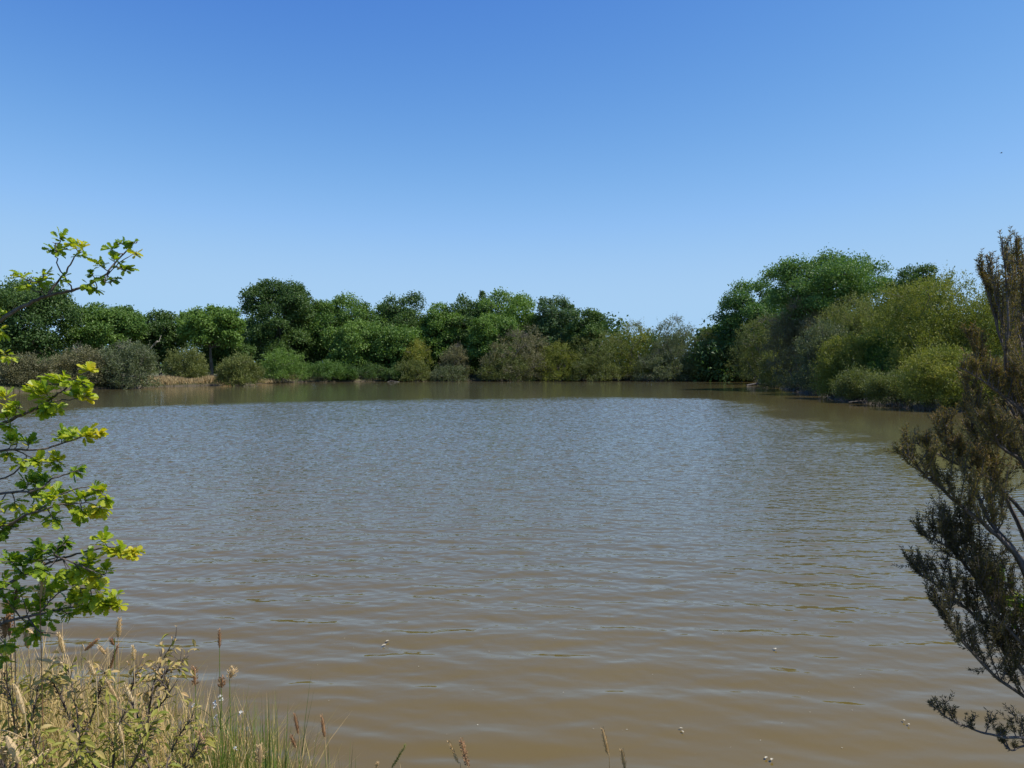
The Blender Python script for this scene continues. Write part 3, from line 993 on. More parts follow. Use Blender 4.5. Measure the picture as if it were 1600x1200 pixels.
# ---------------------------------------------------------------- oak sapling on the left
OAK_T = [0, 0.10, 0.22, 0.30, 0.42, 0.50, 0.62, 0.70, 0.84, 0.94, 1.0]
OAK_W = [0.012, 0.05, 0.17, 0.10, 0.26, 0.16, 0.33, 0.20, 0.27, 0.16, 0.01]


def oak_rosette(mb, rng, c, size, n, along, tone, leaf_scale=1.0):
    """a whorl of lobed leaves round a shoot tip; size = radius in metres"""
    n = int(n * 3.9)
    rd = rdir(rng, n)
    d = norm(rd * np.array([1, 1, 0.55]) + along * 0.55 + np.array([0, 0, 0.12]))
    pos = c + rd * size * 0.85 * rng.random((n, 1)) ** 0.7 * np.array([1, 1, 0.8]) - d * 0.012
    nm = norm(np.array([0.25, 0, 1.0]) + rng.normal(size=(n, 3)) * 0.45)
    n_ = n
    L = np.clip(rng.normal(0.030, 0.009, n), 0.012, 0.050) * leaf_scale
    strips(mb, pos, d, nm, L, OAK_T, OAK_W, np.clip(tone + rng.normal(0, 0.16, n), 0, 1), fold=rng.uniform(0.05, 0.5, n), droop=rng.uniform(-0.1, 0.35, n))


sap_x, sap_y = P(-170, 900, 2.9)[0], 2.9
sap_z = float(ground_h(np.array([sap_x]), np.array([sap_y]))[0])
sap = thing("oak_sapling", "young oak sapling with bright yellow green lobed leaves at the left edge", "sapling", (sap_x, sap_y, sap_z))
sap_o = np.array([sap_x, sap_y, sap_z])
mb = MB()
trunk_l = catmull([sap_o + (0, 0, -0.1), P(-160, 1020, 2.88), P(-175, 800, 2.82), P(-165, 640, 2.78), P(-150, 500, 2.76), P(-135, 400, 2.78)], 10)
tube(mb, trunk_l, 0.024, 0.005, 8)
mb.build("trunk", M['young_bark'], sap, sap_o, smooth=True)
rng = np.random.default_rng(404)


def sapling_branch(lines, clusters, depth, leaf_scale=0.88):
    """lines: photo-plane polylines with depth offsets; clusters: (px, py, radius px, leaves, tone)"""
    b = MB()
    allp = []
    for (pl, r0, r1) in lines:
        k = len(pl)
        dj = np.cumsum(rng.normal(0, 0.02, k))
        raw = [P(p[0], p[1], depth + dj[i]) for i, p in enumerate(pl)]
        if pl[0][0] <= -100:         # grows out of the trunk a little lower down
            tz = raw[0][2] - 0.06
            raw[0] = trunk_l[np.argmin(np.abs(trunk_l[:, 2] - tz))]
        elif allp:                   # forks from the branch already laid
            q_ = np.vstack(allp)
            raw[0] = q_[np.argmin(np.linalg.norm(q_ - raw[0], axis=1))]
        pp = catmull(raw, 6)
        pp[1:] = pp[1:] + rng.normal(size=pp[1:].shape) * 0.0015
        tube(b, pp, r0, r1, 6)
        allp.append(pp)
    pts = np.vstack(allp)
    lv = MB()
    for q in pts[::2]:               # leaves on the inner part of the branch, left of the picture
        if -0.98 < (q[0] - sap_x) / 1.0 and q[0] < P(-25, 600, q[1])[0] and q[0] > trunk_l[:, 0].max() + 0.02:
            for _ in range(2):
                c = q + rng.normal(size=3) * 0.045
                tube(b, np.array([q, c]), 0.0018, 0.001, 4)
                oak_rosette(lv, rng, c, 0.03, 5, np.array([0.3, 0, 0.3]), rng.uniform(.3, .6), leaf_scale)
    for (cx, cy, cr, n, tone) in clusters:
        R = cr / FOC * depth
        m = max(1, int(round(cr / 9.0)))
        for j in range(m):
            off = rng.normal(size=3) * R * (0.55 if m > 1 else 0.1)
            c = P(cx, cy, depth) + off * np.array([1, 1.3, 0.8])
            q = pts[np.argmin(np.linalg.norm(pts - c, axis=1))]
            along = norm(c - q) if np.linalg.norm(c - q) > 0.01 else np.array([1.0, 0, 0.3])
            if np.linalg.norm(c - q) > 0.02:
                mdl = (q + c) / 2 + np.array([0.005, 0, -0.008])
                tube(b, catmull([q, mdl, c], 3), 0.0022, 0.0012, 4)
            oak_rosette(lv, rng, c, R / max(1, m ** 0.5) + 0.012, max(3, int(n / m)), along, tone, leaf_scale)
    bo = b.build("branch", M['young_bark'], sap, sap_o, smooth=True)
    lo = lv.build("leaves", M['fresh_oak'], bo, sap_o)
    return bo


sapling_branch([([(-150, 600), (-60, 545), (0, 500), (45, 474), (75, 462), (120, 452), (160, 432), (190, 400), (215, 373)], 0.0085, 0.0018),
                ([(66, 465), (90, 440), (105, 422), (118, 398), (132, 392)], 0.0045, 0.0013),
                ([(92, 436), (89, 410), (88, 385), (82, 378)], 0.0025, 0.0012), ([(175, 412), (195, 405), (212, 395)], 0.002, 0.001),
                ([(60, 464), (61, 440)], 0.0022, 0.001), ([(160, 432), (163, 440), (178, 440)], 0.0018, 0.001)],
               [(60, 428, 14, 11, .55), (66, 440, 7, 5, .6), (40, 447, 7, 4, .5), (95, 370, 8, 5, .35), (112, 378, 10, 6, .6), (126, 384, 10, 7, .65), (95, 392, 7, 5, .4), (82, 388, 6, 4, .2), (130, 400, 6, 3, .3),
                (186, 380, 6, 4, .2), (205, 378, 6, 4, .25), (213, 396, 7, 5, .75), (172, 388, 7, 4, .3), (152, 410, 9, 4, .55), (178, 402, 6, 4, .35), (190, 415, 8, 5, .4), (142, 427, 6, 3, .3), (198, 420, 6, 4, .3),
                (140, 447, 9, 6, .45), (163, 438, 8, 5, .3), (150, 452, 6, 3, .4), (175, 440, 6, 4, .35), (100, 432, 5, 2, .4), (5, 520, 12, 8, .55), (12, 560, 12, 7, .6), (4, 490, 9, 4, .6)], 2.62, 0.80)
sapling_branch([([(-150, 760), (-60, 700), (0, 664), (40, 646), (66, 632), (95, 612), (115, 595), (140, 580)], 0.0075, 0.0016),
                ([(50, 642), (80, 628), (115, 624), (145, 618)], 0.003, 0.0012), ([(20, 656), (25, 640), (32, 628)], 0.002, 0.001)],
               [(110, 588, 22, 26, .5), (140, 577, 9, 8, .85), (62, 612, 18, 20, .62), (85, 628, 16, 16, .5), (115, 617, 14, 12, .4), (140, 618, 11, 10, .75), (30, 640, 15, 14, .62), (5, 648, 12, 9, .6), (70, 640, 12, 9, .4),
                (8, 615, 11, 9, .7), (12, 668, 10, 7, .5)], 2.55)
sapling_branch([([(-150, 790), (-60, 725), (0, 704), (60, 703), (100, 692), (130, 682), (160, 676)], 0.006, 0.0015),
                ([(30, 705), (60, 718), (95, 722)], 0.0025, 0.0012), ([(-60, 780), (0, 748), (35, 728), (60, 720)], 0.004, 0.0015)],
               [(18, 682, 16, 16, .5), (45, 690, 9, 6, .25), (85, 685, 14, 13, .35), (112, 682, 13, 12, .45), (138, 680, 12, 13, .75), (158, 677, 7, 7, .85), (70, 716, 14, 11, .5), (88, 716, 11, 10, .8), (90, 728, 7, 5, .3),
                (10, 712, 10, 8, .55), (35, 722, 10, 7, .5)], 2.7)
sapling_branch([([(-150, 850), (-60, 800), (0, 772), (55, 766), (80, 750), (112, 738), (122, 735)], 0.006, 0.0014),
                ([(-60, 850), (0, 822), (40, 805), (90, 790), (130, 786), (160, 790)], 0.006, 0.0014), ([(60, 790), (100, 770), (140, 762), (165, 775)], 0.003, 0.0012)],
               [(118, 736, 10, 9, .25), (70, 748, 10, 8, .25), (45, 752, 11, 10, .4), (20, 775, 18, 20, .5), (55, 770, 18, 20, .45), (90, 775, 18, 22, .55), (110, 790, 16, 20, .65), (130, 775, 14, 16, .5), (150, 765, 11, 10, .55),
                (152, 800, 13, 16, .8), (165, 778, 8, 8, .55), (60, 800, 15, 15, .45), (85, 812, 12, 12, .4), (20, 805, 14, 14, .45), (10, 830, 12, 10, .15), (125, 805, 12, 10, .5)], 2.6)
sapling_branch([([(-150, 1000), (-60, 950), (20, 908), (70, 882), (120, 866), (170, 855), (212, 862)], 0.0075, 0.0015),
                ([(60, 888), (85, 866), (100, 846)], 0.0025, 0.001), ([(90, 880), (140, 890), (165, 900)], 0.003, 0.001)],
               [(100, 848, 10, 9, .1), (85, 862, 9, 7, .1), (58, 858, 11, 9, .2), (20, 880, 16, 16, .2), (45, 872, 14, 13, .25), (70, 890, 15, 14, .3), (160, 858, 14, 16, .6), (185, 862, 12, 14, .7), (208, 862, 9, 11, .85), (150, 875, 14, 14, .6),
                (120, 880, 15, 16, .5), (100, 895, 15, 16, .45), (165, 888, 9, 8, .6), (140, 900, 15, 16, .7), (20, 905, 14, 12, .35)], 2.55)
sapling_branch([([(-150, 1060), (-60, 1010), (10, 972), (70, 958), (120, 948), (160, 943), (188, 945)], 0.007, 0.0015),
                ([(30, 968), (60, 985), (90, 990)], 0.003, 0.001), ([(60, 960), (95, 925), (140, 918)], 0.003, 0.001)],
               [(60, 925, 17, 18, .4), (95, 915, 17, 20, .5), (130, 920, 16, 20, .65), (155, 915, 12, 12, .75), (80, 945, 16, 18, .35), (110, 940, 16, 20, .5), (140, 942, 15, 18, .55), (165, 940, 12, 14, .6), (184, 945, 8, 9, .7), (178, 930, 7, 6, .6),
                (45, 960, 15, 16, .4), (15, 950, 16, 16, .35), (90, 965, 14, 12, .4), (30, 985, 15, 14, .45), (10, 1010, 13, 12, .5), (55, 995, 12, 10, .4), (25, 925, 14, 12, .3), (8, 1030, 10, 7, .3)], 2.65)

# branches on the far side of the trunk and its leading shoot
for (pl, dep) in [([(-150, 900), (-230, 830), (-300, 800), (-360, 790)], 2.9), ([(-150, 700), (-220, 620), (-290, 590)], 2.8), ([(-150, 560), (-190, 470), (-240, 420)], 2.75),
                  ([(-140, 520), (-130, 430), (-120, 370), (-125, 330)], 2.78), ([(-150, 820), (-120, 760), (-90, 745)], 3.05)]:
    cl = []
    for f in np.linspace(0.25, 1, 9):
        k = f * (len(pl) - 1)
        i = min(len(pl) - 2, int(k))
        cl.append((pl[i][0] * (1 - k + i) + pl[i + 1][0] * (k - i) + rng.normal() * 8, pl[i][1] * (1 - k + i) + pl[i + 1][1] * (k - i) + rng.normal() * 10, 14, 11, rng.uniform(.3, .65)))
    sapling_branch([(pl, 0.006, 0.0014)], cl, dep)

# ---------------------------------------------------------------- tree heather on the right
hx, hy = P(1745, 1250, 2.75)[0], 2.75
hz = float(ground_h(np.array([hx]), np.array([hy]))[0])
heath = thing("tree_heather", "tall dark tree heather with needle covered upright shoots at the right edge", "shrub", (hx, hy, hz))
ho = np.array([hx, hy, hz])
rng = np.random.default_rng(909)


def heather_stem(pl, depth, r0, tone0, tone1, nshoot, Ls=(0.09, 0.23), start=0.3, upright=0.75, spread=0.5, sec=(3, 7)):
    sb, nb = MB(), MB()
    k = len(pl)
    dj = np.cumsum(rng.normal(0, 0.035, k))
    pts = catmull([P(p[0], p[1], depth + dj[i]) for i, p in enumerate(pl)], 8)
    pts = pts + np.cumsum(rng.normal(size=pts.shape) * 0.0012, axis=0)
    tube(sb, pts, r0, 0.0018, 6)
    T = norm(np.gradient(pts, axis=0))
    zmin, zmax = 0.9, 2.9
    npos, ndir, ntone = [], [], []

    def clothe(line, dens, frm):
        seg = np.linalg.norm(np.diff(line, axis=0), axis=1).sum()
        nn = max(4, int(seg * (1 - frm) / 0.0062 * dens))
        s = frm + (1 - frm) * (np.arange(nn) + rng.random(nn)) / nn
        f = s * (len(line) - 1)
        i0 = np.clip(f.astype(int), 0, len(line) - 2)
        q = line[i0] * (1 - (f - i0))[:, None] + line[i0 + 1] * (f - i0)[:, None]
        tg = norm(line[i0 + 1] - line[i0])
        for rep in range(4):
            rd = rdir(rng, nn)
            rd = norm(rd - tg * (rd * tg).sum(1, keepdims=True))
            npos.append(q + rd * 0.001)
            ndir.append(norm(tg * 0.75 + rd * rng.uniform(0.5, 1.1, (nn, 1))))
            zt = np.clip((q[:, 2] - zmin) / (zmax - zmin), 0, 1)
            ntone.append(np.clip(tone0 + (tone1 - tone0) * s + rng.normal(0, 0.15, nn), 0, 1))

    nshoot = int(nshoot * 0.92)
    for j in range(nshoot):
        f = start + (1 - start) * (j + rng.random()) / nshoot
        i = min(len(pts) - 2, int(f * (len(pts) - 1)))
        b0 = pts[i]
        d = norm(T[i] * 0.45 + np.array([0, 0, upright]) + rng.normal(size=3) * spread * np.array([1, 1, 0.5]))
        L = rng.uniform(*Ls) * (1.1 - 0.75 * f ** 3)
        up = norm(d + np.array([0, 0, 0.5]))
        line = catmull([b0, b0 + d * L * 0.45, b0 + d * L * 0.55 + up * L * 0.5], 5)
        tube(sb, line, 0.0022, 0.0008, 4)
        clothe(line, 1.0, 0.25)
        for m in range(int(rng.integers(*sec))):
            q = line[int(rng.integers(2, len(line) - 2))]
            d2 = norm(up * 0.9 + rng.normal(size=3) * 0.42)
            l2 = L * rng.uniform(0.3, 0.6)
            ln = catmull([q, q + d2 * l2 * 0.5, q + norm(d2 + np.array([0, 0, .35])) * l2], 4)
            tube(sb, ln, 0.0012, 0.0006, 3)
            clothe(ln, 1.0, 0.05)
    clothe(pts, 0.6, 0.72)
    so = sb.build("stem", M['heather_bark'], heath, ho, smooth=True)
    pos, dr, tn = np.vstack(npos), np.vstack(ndir), np.concatenate(ntone)
    n = len(pos)
    kites(nb, pos, dr, rdir(rng, n), rng.uniform(0.008, 0.0145, n), 0.0028, tn)
    nb.build("needles", M['needles'], so, ho)


heather_stem([(1745, 1250), (1650, 1050), (1600, 888), (1545, 825), (1490, 780), (1448, 745), (1412, 708)], 2.65, 0.013, .3, .75, 34, start=0.45)
heather_stem([(1745, 1250), (1660, 1000), (1598, 880), (1548, 818), (1515, 750), (1480, 690), (1478, 650)], 2.7, 0.013, .3, .8, 34, start=0.45)
heather_stem([(1750, 1200), (1690, 900), (1630, 740), (1590, 640), (1570, 570), (1575, 500), (1563, 372)], 2.7, 0.013, .4, .7, 22, start=0.45, Ls=(0.14, 0.26), spread=0.2, upright=1.3, sec=(0, 3))
heather_stem([(1745, 1250), (1620, 1080), (1540, 985), (1474, 932), (1424, 896)], 2.6, 0.010, .05, .15, 38, start=0.35)  # lower stems get darker needles: shade put into the tone
heather_stem([(1745, 1250), (1640, 1120), (1550, 1050), (1490, 985), (1462, 945)], 2.65, 0.009, .05, .15, 34, start=0.3)
heather_stem([(1745, 1250), (1650, 1170), (1600, 1150), (1545, 1140), (1490, 1120), (1455, 1092)], 2.5, 0.007, .05, .12, 16, start=0.3, Ls=(0.05, 0.12))
heather_stem([(1750, 1180), (1690, 850), (1630, 640), (1600, 530), (1598, 400)], 2.75, 0.012, .4, .7, 20, start=0.45, Ls=(0.14, 0.26), spread=0.2, upright=1.3, sec=(0, 3))
heather_stem([(1745, 1250), (1600, 1000), (1520, 900), (1480, 856), (1436, 838)], 2.72, 0.010, .08, .22, 40, start=0.35)
heather_stem([(1745, 1220), (1640, 930), (1575, 780), (1535, 700), (1520, 640), (1530, 570)], 2.85, 0.011, .3, .85, 44, start=0.4)
heather_stem([(1745, 1250), (1660, 1190), (1610, 1165), (1575, 1168), (1560, 1140)], 2.55, 0.006, .05, .12, 8, start=0.5, Ls=(0.04, 0.09))
heather_stem([(1750, 1200), (1660, 870), (1605, 730), (1565, 690), (1545, 640)], 2.6, 0.011, .3, .8, 44, start=0.35)
heather_stem([(1745, 1240), (1640, 1010), (1570, 930), (1525, 870), (1505, 800)], 2.8, 0.010, .1, .4, 38, start=0.35)
heather_stem([(1745, 1250), (1660, 1060), (1590, 1000), (1545, 930), (1530, 890)], 2.55, 0.009, .06, .2, 38, start=0.3)
heather_stem([(1745, 1250), (1680, 1120), (1620, 1070), (1570, 1020), (1545, 985)], 2.7, 0.009, .06, .15, 34, start=0.3)
heather_stem([(1750, 1180), (1700, 800), (1640, 600), (1560, 500), (1530, 430)], 2.9, 0.010, .4, .75, 18, start=0.5, Ls=(0.10, 0.20), spread=0.22, upright=1.3, sec=(0, 3))
heather_stem([(1755, 1200), (1720, 900), (1660, 720), (1630, 620), (1590, 560)], 2.5, 0.011, .35, .75, 32, start=0.35)
heather_stem([(1755, 1200), (1740, 850), (1700, 620), (1690, 450)], 2.7, 0.011, .35, .7, 30, start=0.3)
heather_stem([(1750, 1200), (1690, 900), (1625, 680), (1582, 560), (1560, 480), (1540, 395)], 2.6, 0.011, .4, .7, 18, start=0.5, Ls=(0.12, 0.22), spread=0.2, upright=1.3, sec=(0, 3))
heather_stem([(1750, 1180), (1700, 880), (1640, 650), (1605, 540), (1592, 460), (1582, 400)], 2.85, 0.011, .4, .7, 18, start=0.5, Ls=(0.12, 0.24), spread=0.2, upright=1.3, sec=(0, 3))
heather_stem([(1745, 1240), (1690, 1000), (1640, 880), (1620, 800)], 2.75, 0.010, .2, .5, 44, start=0.3)
heather_stem([(1745, 1240), (1700, 1050), (1660, 950), (1640, 900)], 2.5, 0.009, .1, .3, 40, start=0.25)

heather_stem([(1750, 1200), (1670, 850), (1590, 660), (1540, 590), (1512, 525)], 2.75, 0.010, .4, .8, 34, start=0.45, Ls=(0.08, 0.18), upright=1.0, spread=0.35)
heather_stem([(1750, 1200), (1690, 860), (1620, 680), (1565, 620), (1500, 575)], 2.6, 0.010, .4, .85, 34, start=0.45, Ls=(0.08, 0.17), upright=1.0, spread=0.35)
heather_stem([(1750, 1200), (1660, 900), (1560, 760), (1490, 720), (1425, 690)], 2.8, 0.010, .35, .85, 30, start=0.5, Ls=(0.07, 0.15), upright=1.0, spread=0.35)

for (pl, dep) in ([(1750, 1200), (1680, 880), (1610, 660), (1570, 540), (1548, 470), (1530, 415)], 2.72), ([(1750, 1200), (1690, 860), (1622, 640), (1588, 520), (1578, 450), (1568, 395)], 2.66), ([(1750, 1200), (1700, 840), (1640, 630), (1612, 520), (1600, 450), (1594, 380)], 2.62):
    heather_stem(pl, dep, 0.008, .4, .75, 20, start=0.6, Ls=(0.10, 0.20), spread=0.16, upright=1.4, sec=(0, 3))
# the far side of the bush, mostly right of the picture
for pl in ([(1750, 1240), (1800, 1050), (1850, 900), (1880, 780)], [(1750, 1240), (1830, 1100), (1900, 1000), (1960, 930)], [(1750, 1200), (1780, 950), (1810, 780), (1815, 640)],
           [(1750, 1200), (1760, 900), (1755, 700), (1745, 540)], [(1750, 1250), (1840, 1180), (1900, 1120), (1950, 1090)], [(1750, 1240), (1770, 1050), (1790, 930), (1800, 850)]):
    heather_stem(pl, float(rng.uniform(2.5, 2.95)), 0.010, .25, .7, 34, start=0.3)
mb = MB()
tube(mb, catmull([ho + np.array([0, 0, -0.1]), (ho + P(1745, 1250, 2.7)) / 2 + np.array([0.02, 0, 0]), P(1745, 1240, 2.7)], 6), 0.034, 0.022, 8)
mb.build("stem", M['heather_bark'], heath, ho, smooth=True)

# small leafy shoot among the heather
lx = P(1640, 1100, 2.66)
lz = float(ground_h(np.array([lx[0]]), np.array([2.66]))[0])
lo_ = np.array([lx[0], 2.66, max(lz, -0.05)])
ls = thing("oak_seedling", "bright green leafy shoot showing through the dark heather", "seedling", lo_)
mb, lv = MB(), MB()
tube(mb, catmull([lo_, P(1650, 1060, 2.66), P(1620, 980, 2.66), P(1575, 925, 2.64)], 6), 0.008, 0.002, 6)
tube(mb, catmull([P(1628, 1000, 2.66), P(1600, 970, 2.66), P(1590, 960, 2.64)], 5), 0.004, 0.0015, 5)
for (cx, cy, n, tn) in [(1545, 908, 6, .4), (1555, 925, 9, .4), (1575, 935, 9, .38), (1590, 955, 10, .3), (1578, 965, 8, .4), (1600, 940, 9, .32), (1565, 905, 7, .3), (1610, 965, 10, .3), (1620, 930, 8, .3)]:
    c = P(cx, cy, 2.64)
    tube(mb, np.array([P(1600, 950, 2.66), c]), 0.002, 0.001, 4)
    oak_rosette(lv, rng, c, 0.04, max(3, n * 2 // 3), np.array([-0.5, 0, 0.4]), tn)
mb.build("stem", M['young_bark'], ls, lo_, smooth=True)
lv.build("leaves", M['fresh_oak'], ls, lo_)

# ---------------------------------------------------------------- near bank: grass, rushes, wilting shrubs, stalks
BL_T = [0, 0.35, 0.7, 1.0]
BL_W = [0.5, 0.45, 0.3, 0.03]


def blades(mb, rng, pos, h, wid, lean, droop, tint):
    n = len(pos)
    a = rng.uniform(0, 2 * math.pi, n)
    d = norm(np.column_stack([np.cos(a) * lean, np.sin(a) * lean, np.ones(n)]))
    nm = norm(np.column_stack([-np.cos(a), -np.sin(a), np.full(n, 0.2)]))
    wsc = (wid / h)
    k = len(BL_T)
    ws = np.array(BL_W)
    # widths differ per blade: scale the strip length-normalised widths
    side = norm(np.cross(d, nm))
    up = np.cross(side, d)
    t = np.array(BL_T)[None, :, None]
    L = h[:, None, None]
    dr = droop[:, None, None]
    midp = pos[:, None, :] + d[:, None, :] * L * (t - 0.2 * np.abs(dr) * t ** 2) - up[:, None, :] * L * dr * t ** 2
    hw = side[:, None, :] * (ws[None, :, None] * wid[:, None, None])
    V = np.stack([midp + hw, midp - hw], 2).reshape(-1, 3)
    base = (np.arange(n) * k * 2)[:, None]
    row = (np.arange(k - 1) * 2)[None, :]
    q = base + row
    F = np.stack([q, q + 1, q + 3, q + 2], -1).reshape(-1, 4)
    mb.add(V, F, np.repeat(tint, k * 2))


rng = np.random.default_rng(1212)
mb = MB()
n = 21000
x = rng.uniform(-4.2, -0.35, n)
y = rng.uniform(1.9, 4.6, n)
sd = poly_sd(x, y, LAKE)
edge = np.clip((-x - 0.75) / 0.5, 0.0, 1)
keep = (sd > 0.02) & (rng.random(n) < 0.25 + 0.75 * edge)
x, y, edge = x[keep], y[keep], edge[keep]
n = len(x)
pos = np.column_stack([x, y, ground_h(x, y) - 0.02])
patch = 0.5 + 0.35 * wob(x, y, 3.0, 17)
h = np.minimum(rng.gamma(5, 0.066, n) * (0.45 + 0.8 * edge) + 0.05, rng.uniform(0.45, 0.72, n) * (0.55 + 0.45 * edge))
tint = np.clip(0.35 * patch + rng.normal(0.46, 0.32, n), 0, 1)
blades(mb, rng, pos, h, rng.uniform(0.003, 0.006, n), rng.uniform(0, 0.5, n), rng.uniform(0, 0.5, n), tint)
o = mb.build("bank_grass", M['grass'])
o['kind'] = 'stuff'
o['label'] = 'tangle of dry and green grass on the near bank'

# short cover over the rest of the bank on which the camera stands
mb = MB()
n = 9000
x = rng.uniform(-4.0, 5.0, n)
y = rng.uniform(-1.5, 3.9, n)
keep = (poly_sd(x, y, LAKE) > 0.03) & ~((x < -0.35) & (y > 1.9)) & (np.hypot(x, y) > 0.5)
x, y = x[keep], y[keep]
n = len(x)
pos = np.column_stack([x, y, ground_h(x, y) - 0.01])
blades(mb, rng, pos, rng.uniform(0.04, 0.16, n), rng.uniform(0.003, 0.006, n), rng.uniform(0, 0.7, n), rng.uniform(0, 0.4, n), np.clip(rng.normal(0.35, .25, n), 0, 1))
o = mb.build("short_grass", M['grass'])
o['kind'] = 'stuff'
o['label'] = 'short grass on the bank at the photographer\'s feet'


def rush(label, px, spread, depth, top, n, seed, hmin=0.5):
    r = np.random.default_rng(seed)
    bx, bz = place(px, depth)
    bz = max(bz, -0.02)
    m = MB()
    H = P(px, top, depth)[2] - bz
    R = spread / FOC * depth
    pos = np.column_stack([r.normal(0, R * 0.55, n), r.normal(0, 0.07, n), np.full(n, -0.03)])
    h = H * (hmin + (1.03 - hmin) * r.random(n) ** 1.4)
    blades(m, r, pos, h, r.uniform(0.0028, 0.0048, n), np.abs(r.normal(0.0, 0.16, n)), r.uniform(-0.05, 0.18, n), np.clip(r.normal(0.35, 0.22, n), 0, 1))
    o = m.build("rush_tuft", M['rush'])
    o.location = (bx, depth, bz)
    return tag(o, label, "rushes", "rush tufts on the near bank")


rush("leftmost green rush tuft, rising among the wilting shrubs", 268, 45, 3.3, 1085, 130, 1)
rush("dense green rush tuft at the shrubs' right flank", 325, 34, 3.25, 1060, 170, 2)
rush("green rush tuft between the dense one and the tall dark spiked one", 378, 28, 3.3, 1085, 110, 3)
rush("bright green rush tuft with the tallest dark spike", 424, 22, 3.3, 1062, 120, 4)
rush("sparse low rush tuft in front of the rusty seed heads", 468, 32, 3.35, 1150, 44, 5, 0.4)
rush("thin rightmost rush tuft leaning to the right over open water", 515, 30, 3.4, 1140, 34, 6, 0.4)

SAL_T = [0, 0.15, 0.35, 0.6, 0.82, 1.0]
SAL_W = [0.02, 0.10, 0.17, 0.17, 0.10, 0.01]


def wilted_shrub(label, lines, depth, nleaf, tone, seed, fresh=0.25):
    r = np.random.default_rng(seed)
    p0 = P(lines[0][0][0], lines[0][0][1], depth)
    gz = float(ground_h(np.array([p0[0]]), np.array([depth]))[0])
    o0 = np.array([p0[0], depth, gz])
    t = thing("wilted_shrub", label, "shrub", o0, "wilting shrubs on the near bank")
    sb, lv = MB(), MB()
    for li, pl in enumerate(lines):
        k = len(pl)
        pp = [P(p[0], p[1], depth + r.normal(0, 0.05)) for p in pl]
        if li == 0:
            pp[0] = o0 + np.array([0, 0, -0.05])
        c = catmull(pp, 7)
        tube(sb, c, 0.0055, 0.0014, 5)
        nn = int(nleaf * 0.9)
        f = (0.15 + 0.85 * r.random(nn) ** 0.75) * (len(c) - 1)
        i0 = np.clip(f.astype(int), 0, len(c) - 2)
        q = c[i0] + (c[i0 + 1] - c[i0]) * (f - i0)[:, None]
        tg = norm(c[i0 + 1] - c[i0])
        rd = rdir(r, nn)
        # short side twigs carry the leaves
        tl = r.uniform(0.0, 0.075, nn)
        tip = q + norm(rd + tg * 0.8 + np.array([0, 0, 0.3])) * tl[:, None]
        for a, b, l in zip(q, tip, tl):
            if l > 0.03:
                tube(sb, np.array([a, b]), 0.0016, 0.0009, 3)
        d = norm(rd * np.array([1, 1, 0.5]) + np.array([0, 0, -0.25]) + tg * 0.3)
        nm = norm(np.array([0, 0, 1.0]) + r.normal(size=(nn, 3)) * 0.6)
        tn = np.where(r.random(nn) < fresh, r.uniform(0, 0.35, nn), np.clip(r.normal(tone, 0.2, nn), 0, 1))
        strips(lv, tip, d, nm, np.clip(r.normal(0.031, 0.008, nn), 0.014, 0.05), SAL_T, SAL_W, tn, fold=r.uniform(0.2, 1.0, nn), droop=r.uniform(0.1, 0.7, nn))
    sb.build("stem", M['young_bark'], t, o0, smooth=True)
    lv.build("leaves", M['wilted'], t, o0)


wilted_shrub("wilting shrub whose leafy tip stands highest over open water", [[(215, 1330), (225, 1180), (238, 1080), (250, 1040), (275, 995)], [(235, 1090), (255, 1055), (285, 1035)], [(228, 1150), (205, 1090), (215, 1045)], [(232, 1120), (262, 1085), (250, 1062)]], 2.95, 60, .62, 21, .12)
wilted_shrub("brown wilting shrub in the middle with pale grass heads through it", [[(120, 1330), (125, 1200), (120, 1110), (105, 1040)], [(124, 1180), (150, 1100), (165, 1050)], [(122, 1150), (95, 1090), (80, 1060)]], 2.8, 85, .6, 22, .25)
wilted_shrub("greener low shrub at the foot of the middle wilting one", [[(165, 1330), (175, 1230), (180, 1160), (195, 1110)], [(172, 1260), (215, 1180), (235, 1130)], [(170, 1250), (140, 1180), (120, 1150)]], 2.6, 95, .3, 23, .5)
wilted_shrub("left edge shrub of drooping olive leaves under the sapling", [[(20, 1330), (25, 1200), (20, 1110), (5, 1050)], [(24, 1200), (50, 1120), (60, 1070)], [(22, 1230), (-10, 1160), (-30, 1110)]], 2.8, 90, .45, 24, .35)
wilted_shrub("low green shrub in the bottom left corner of the bank", [[(70, 1340), (75, 1270), (65, 1200), (50, 1160)], [(74, 1270), (110, 1210), (125, 1170)], [(72, 1290), (20, 1230), (0, 1190)]], 2.35, 90, .3, 25, .5)
wilted_shrub("sprawling shrub of olive leaves reaching right into the rushes", [[(245, 1330), (255, 1240), (270, 1170), (300, 1120)], [(255, 1240), (225, 1180), (215, 1140)], [(252, 1260), (290, 1200), (312, 1160)]], 2.7, 80, .45, 26, .35)


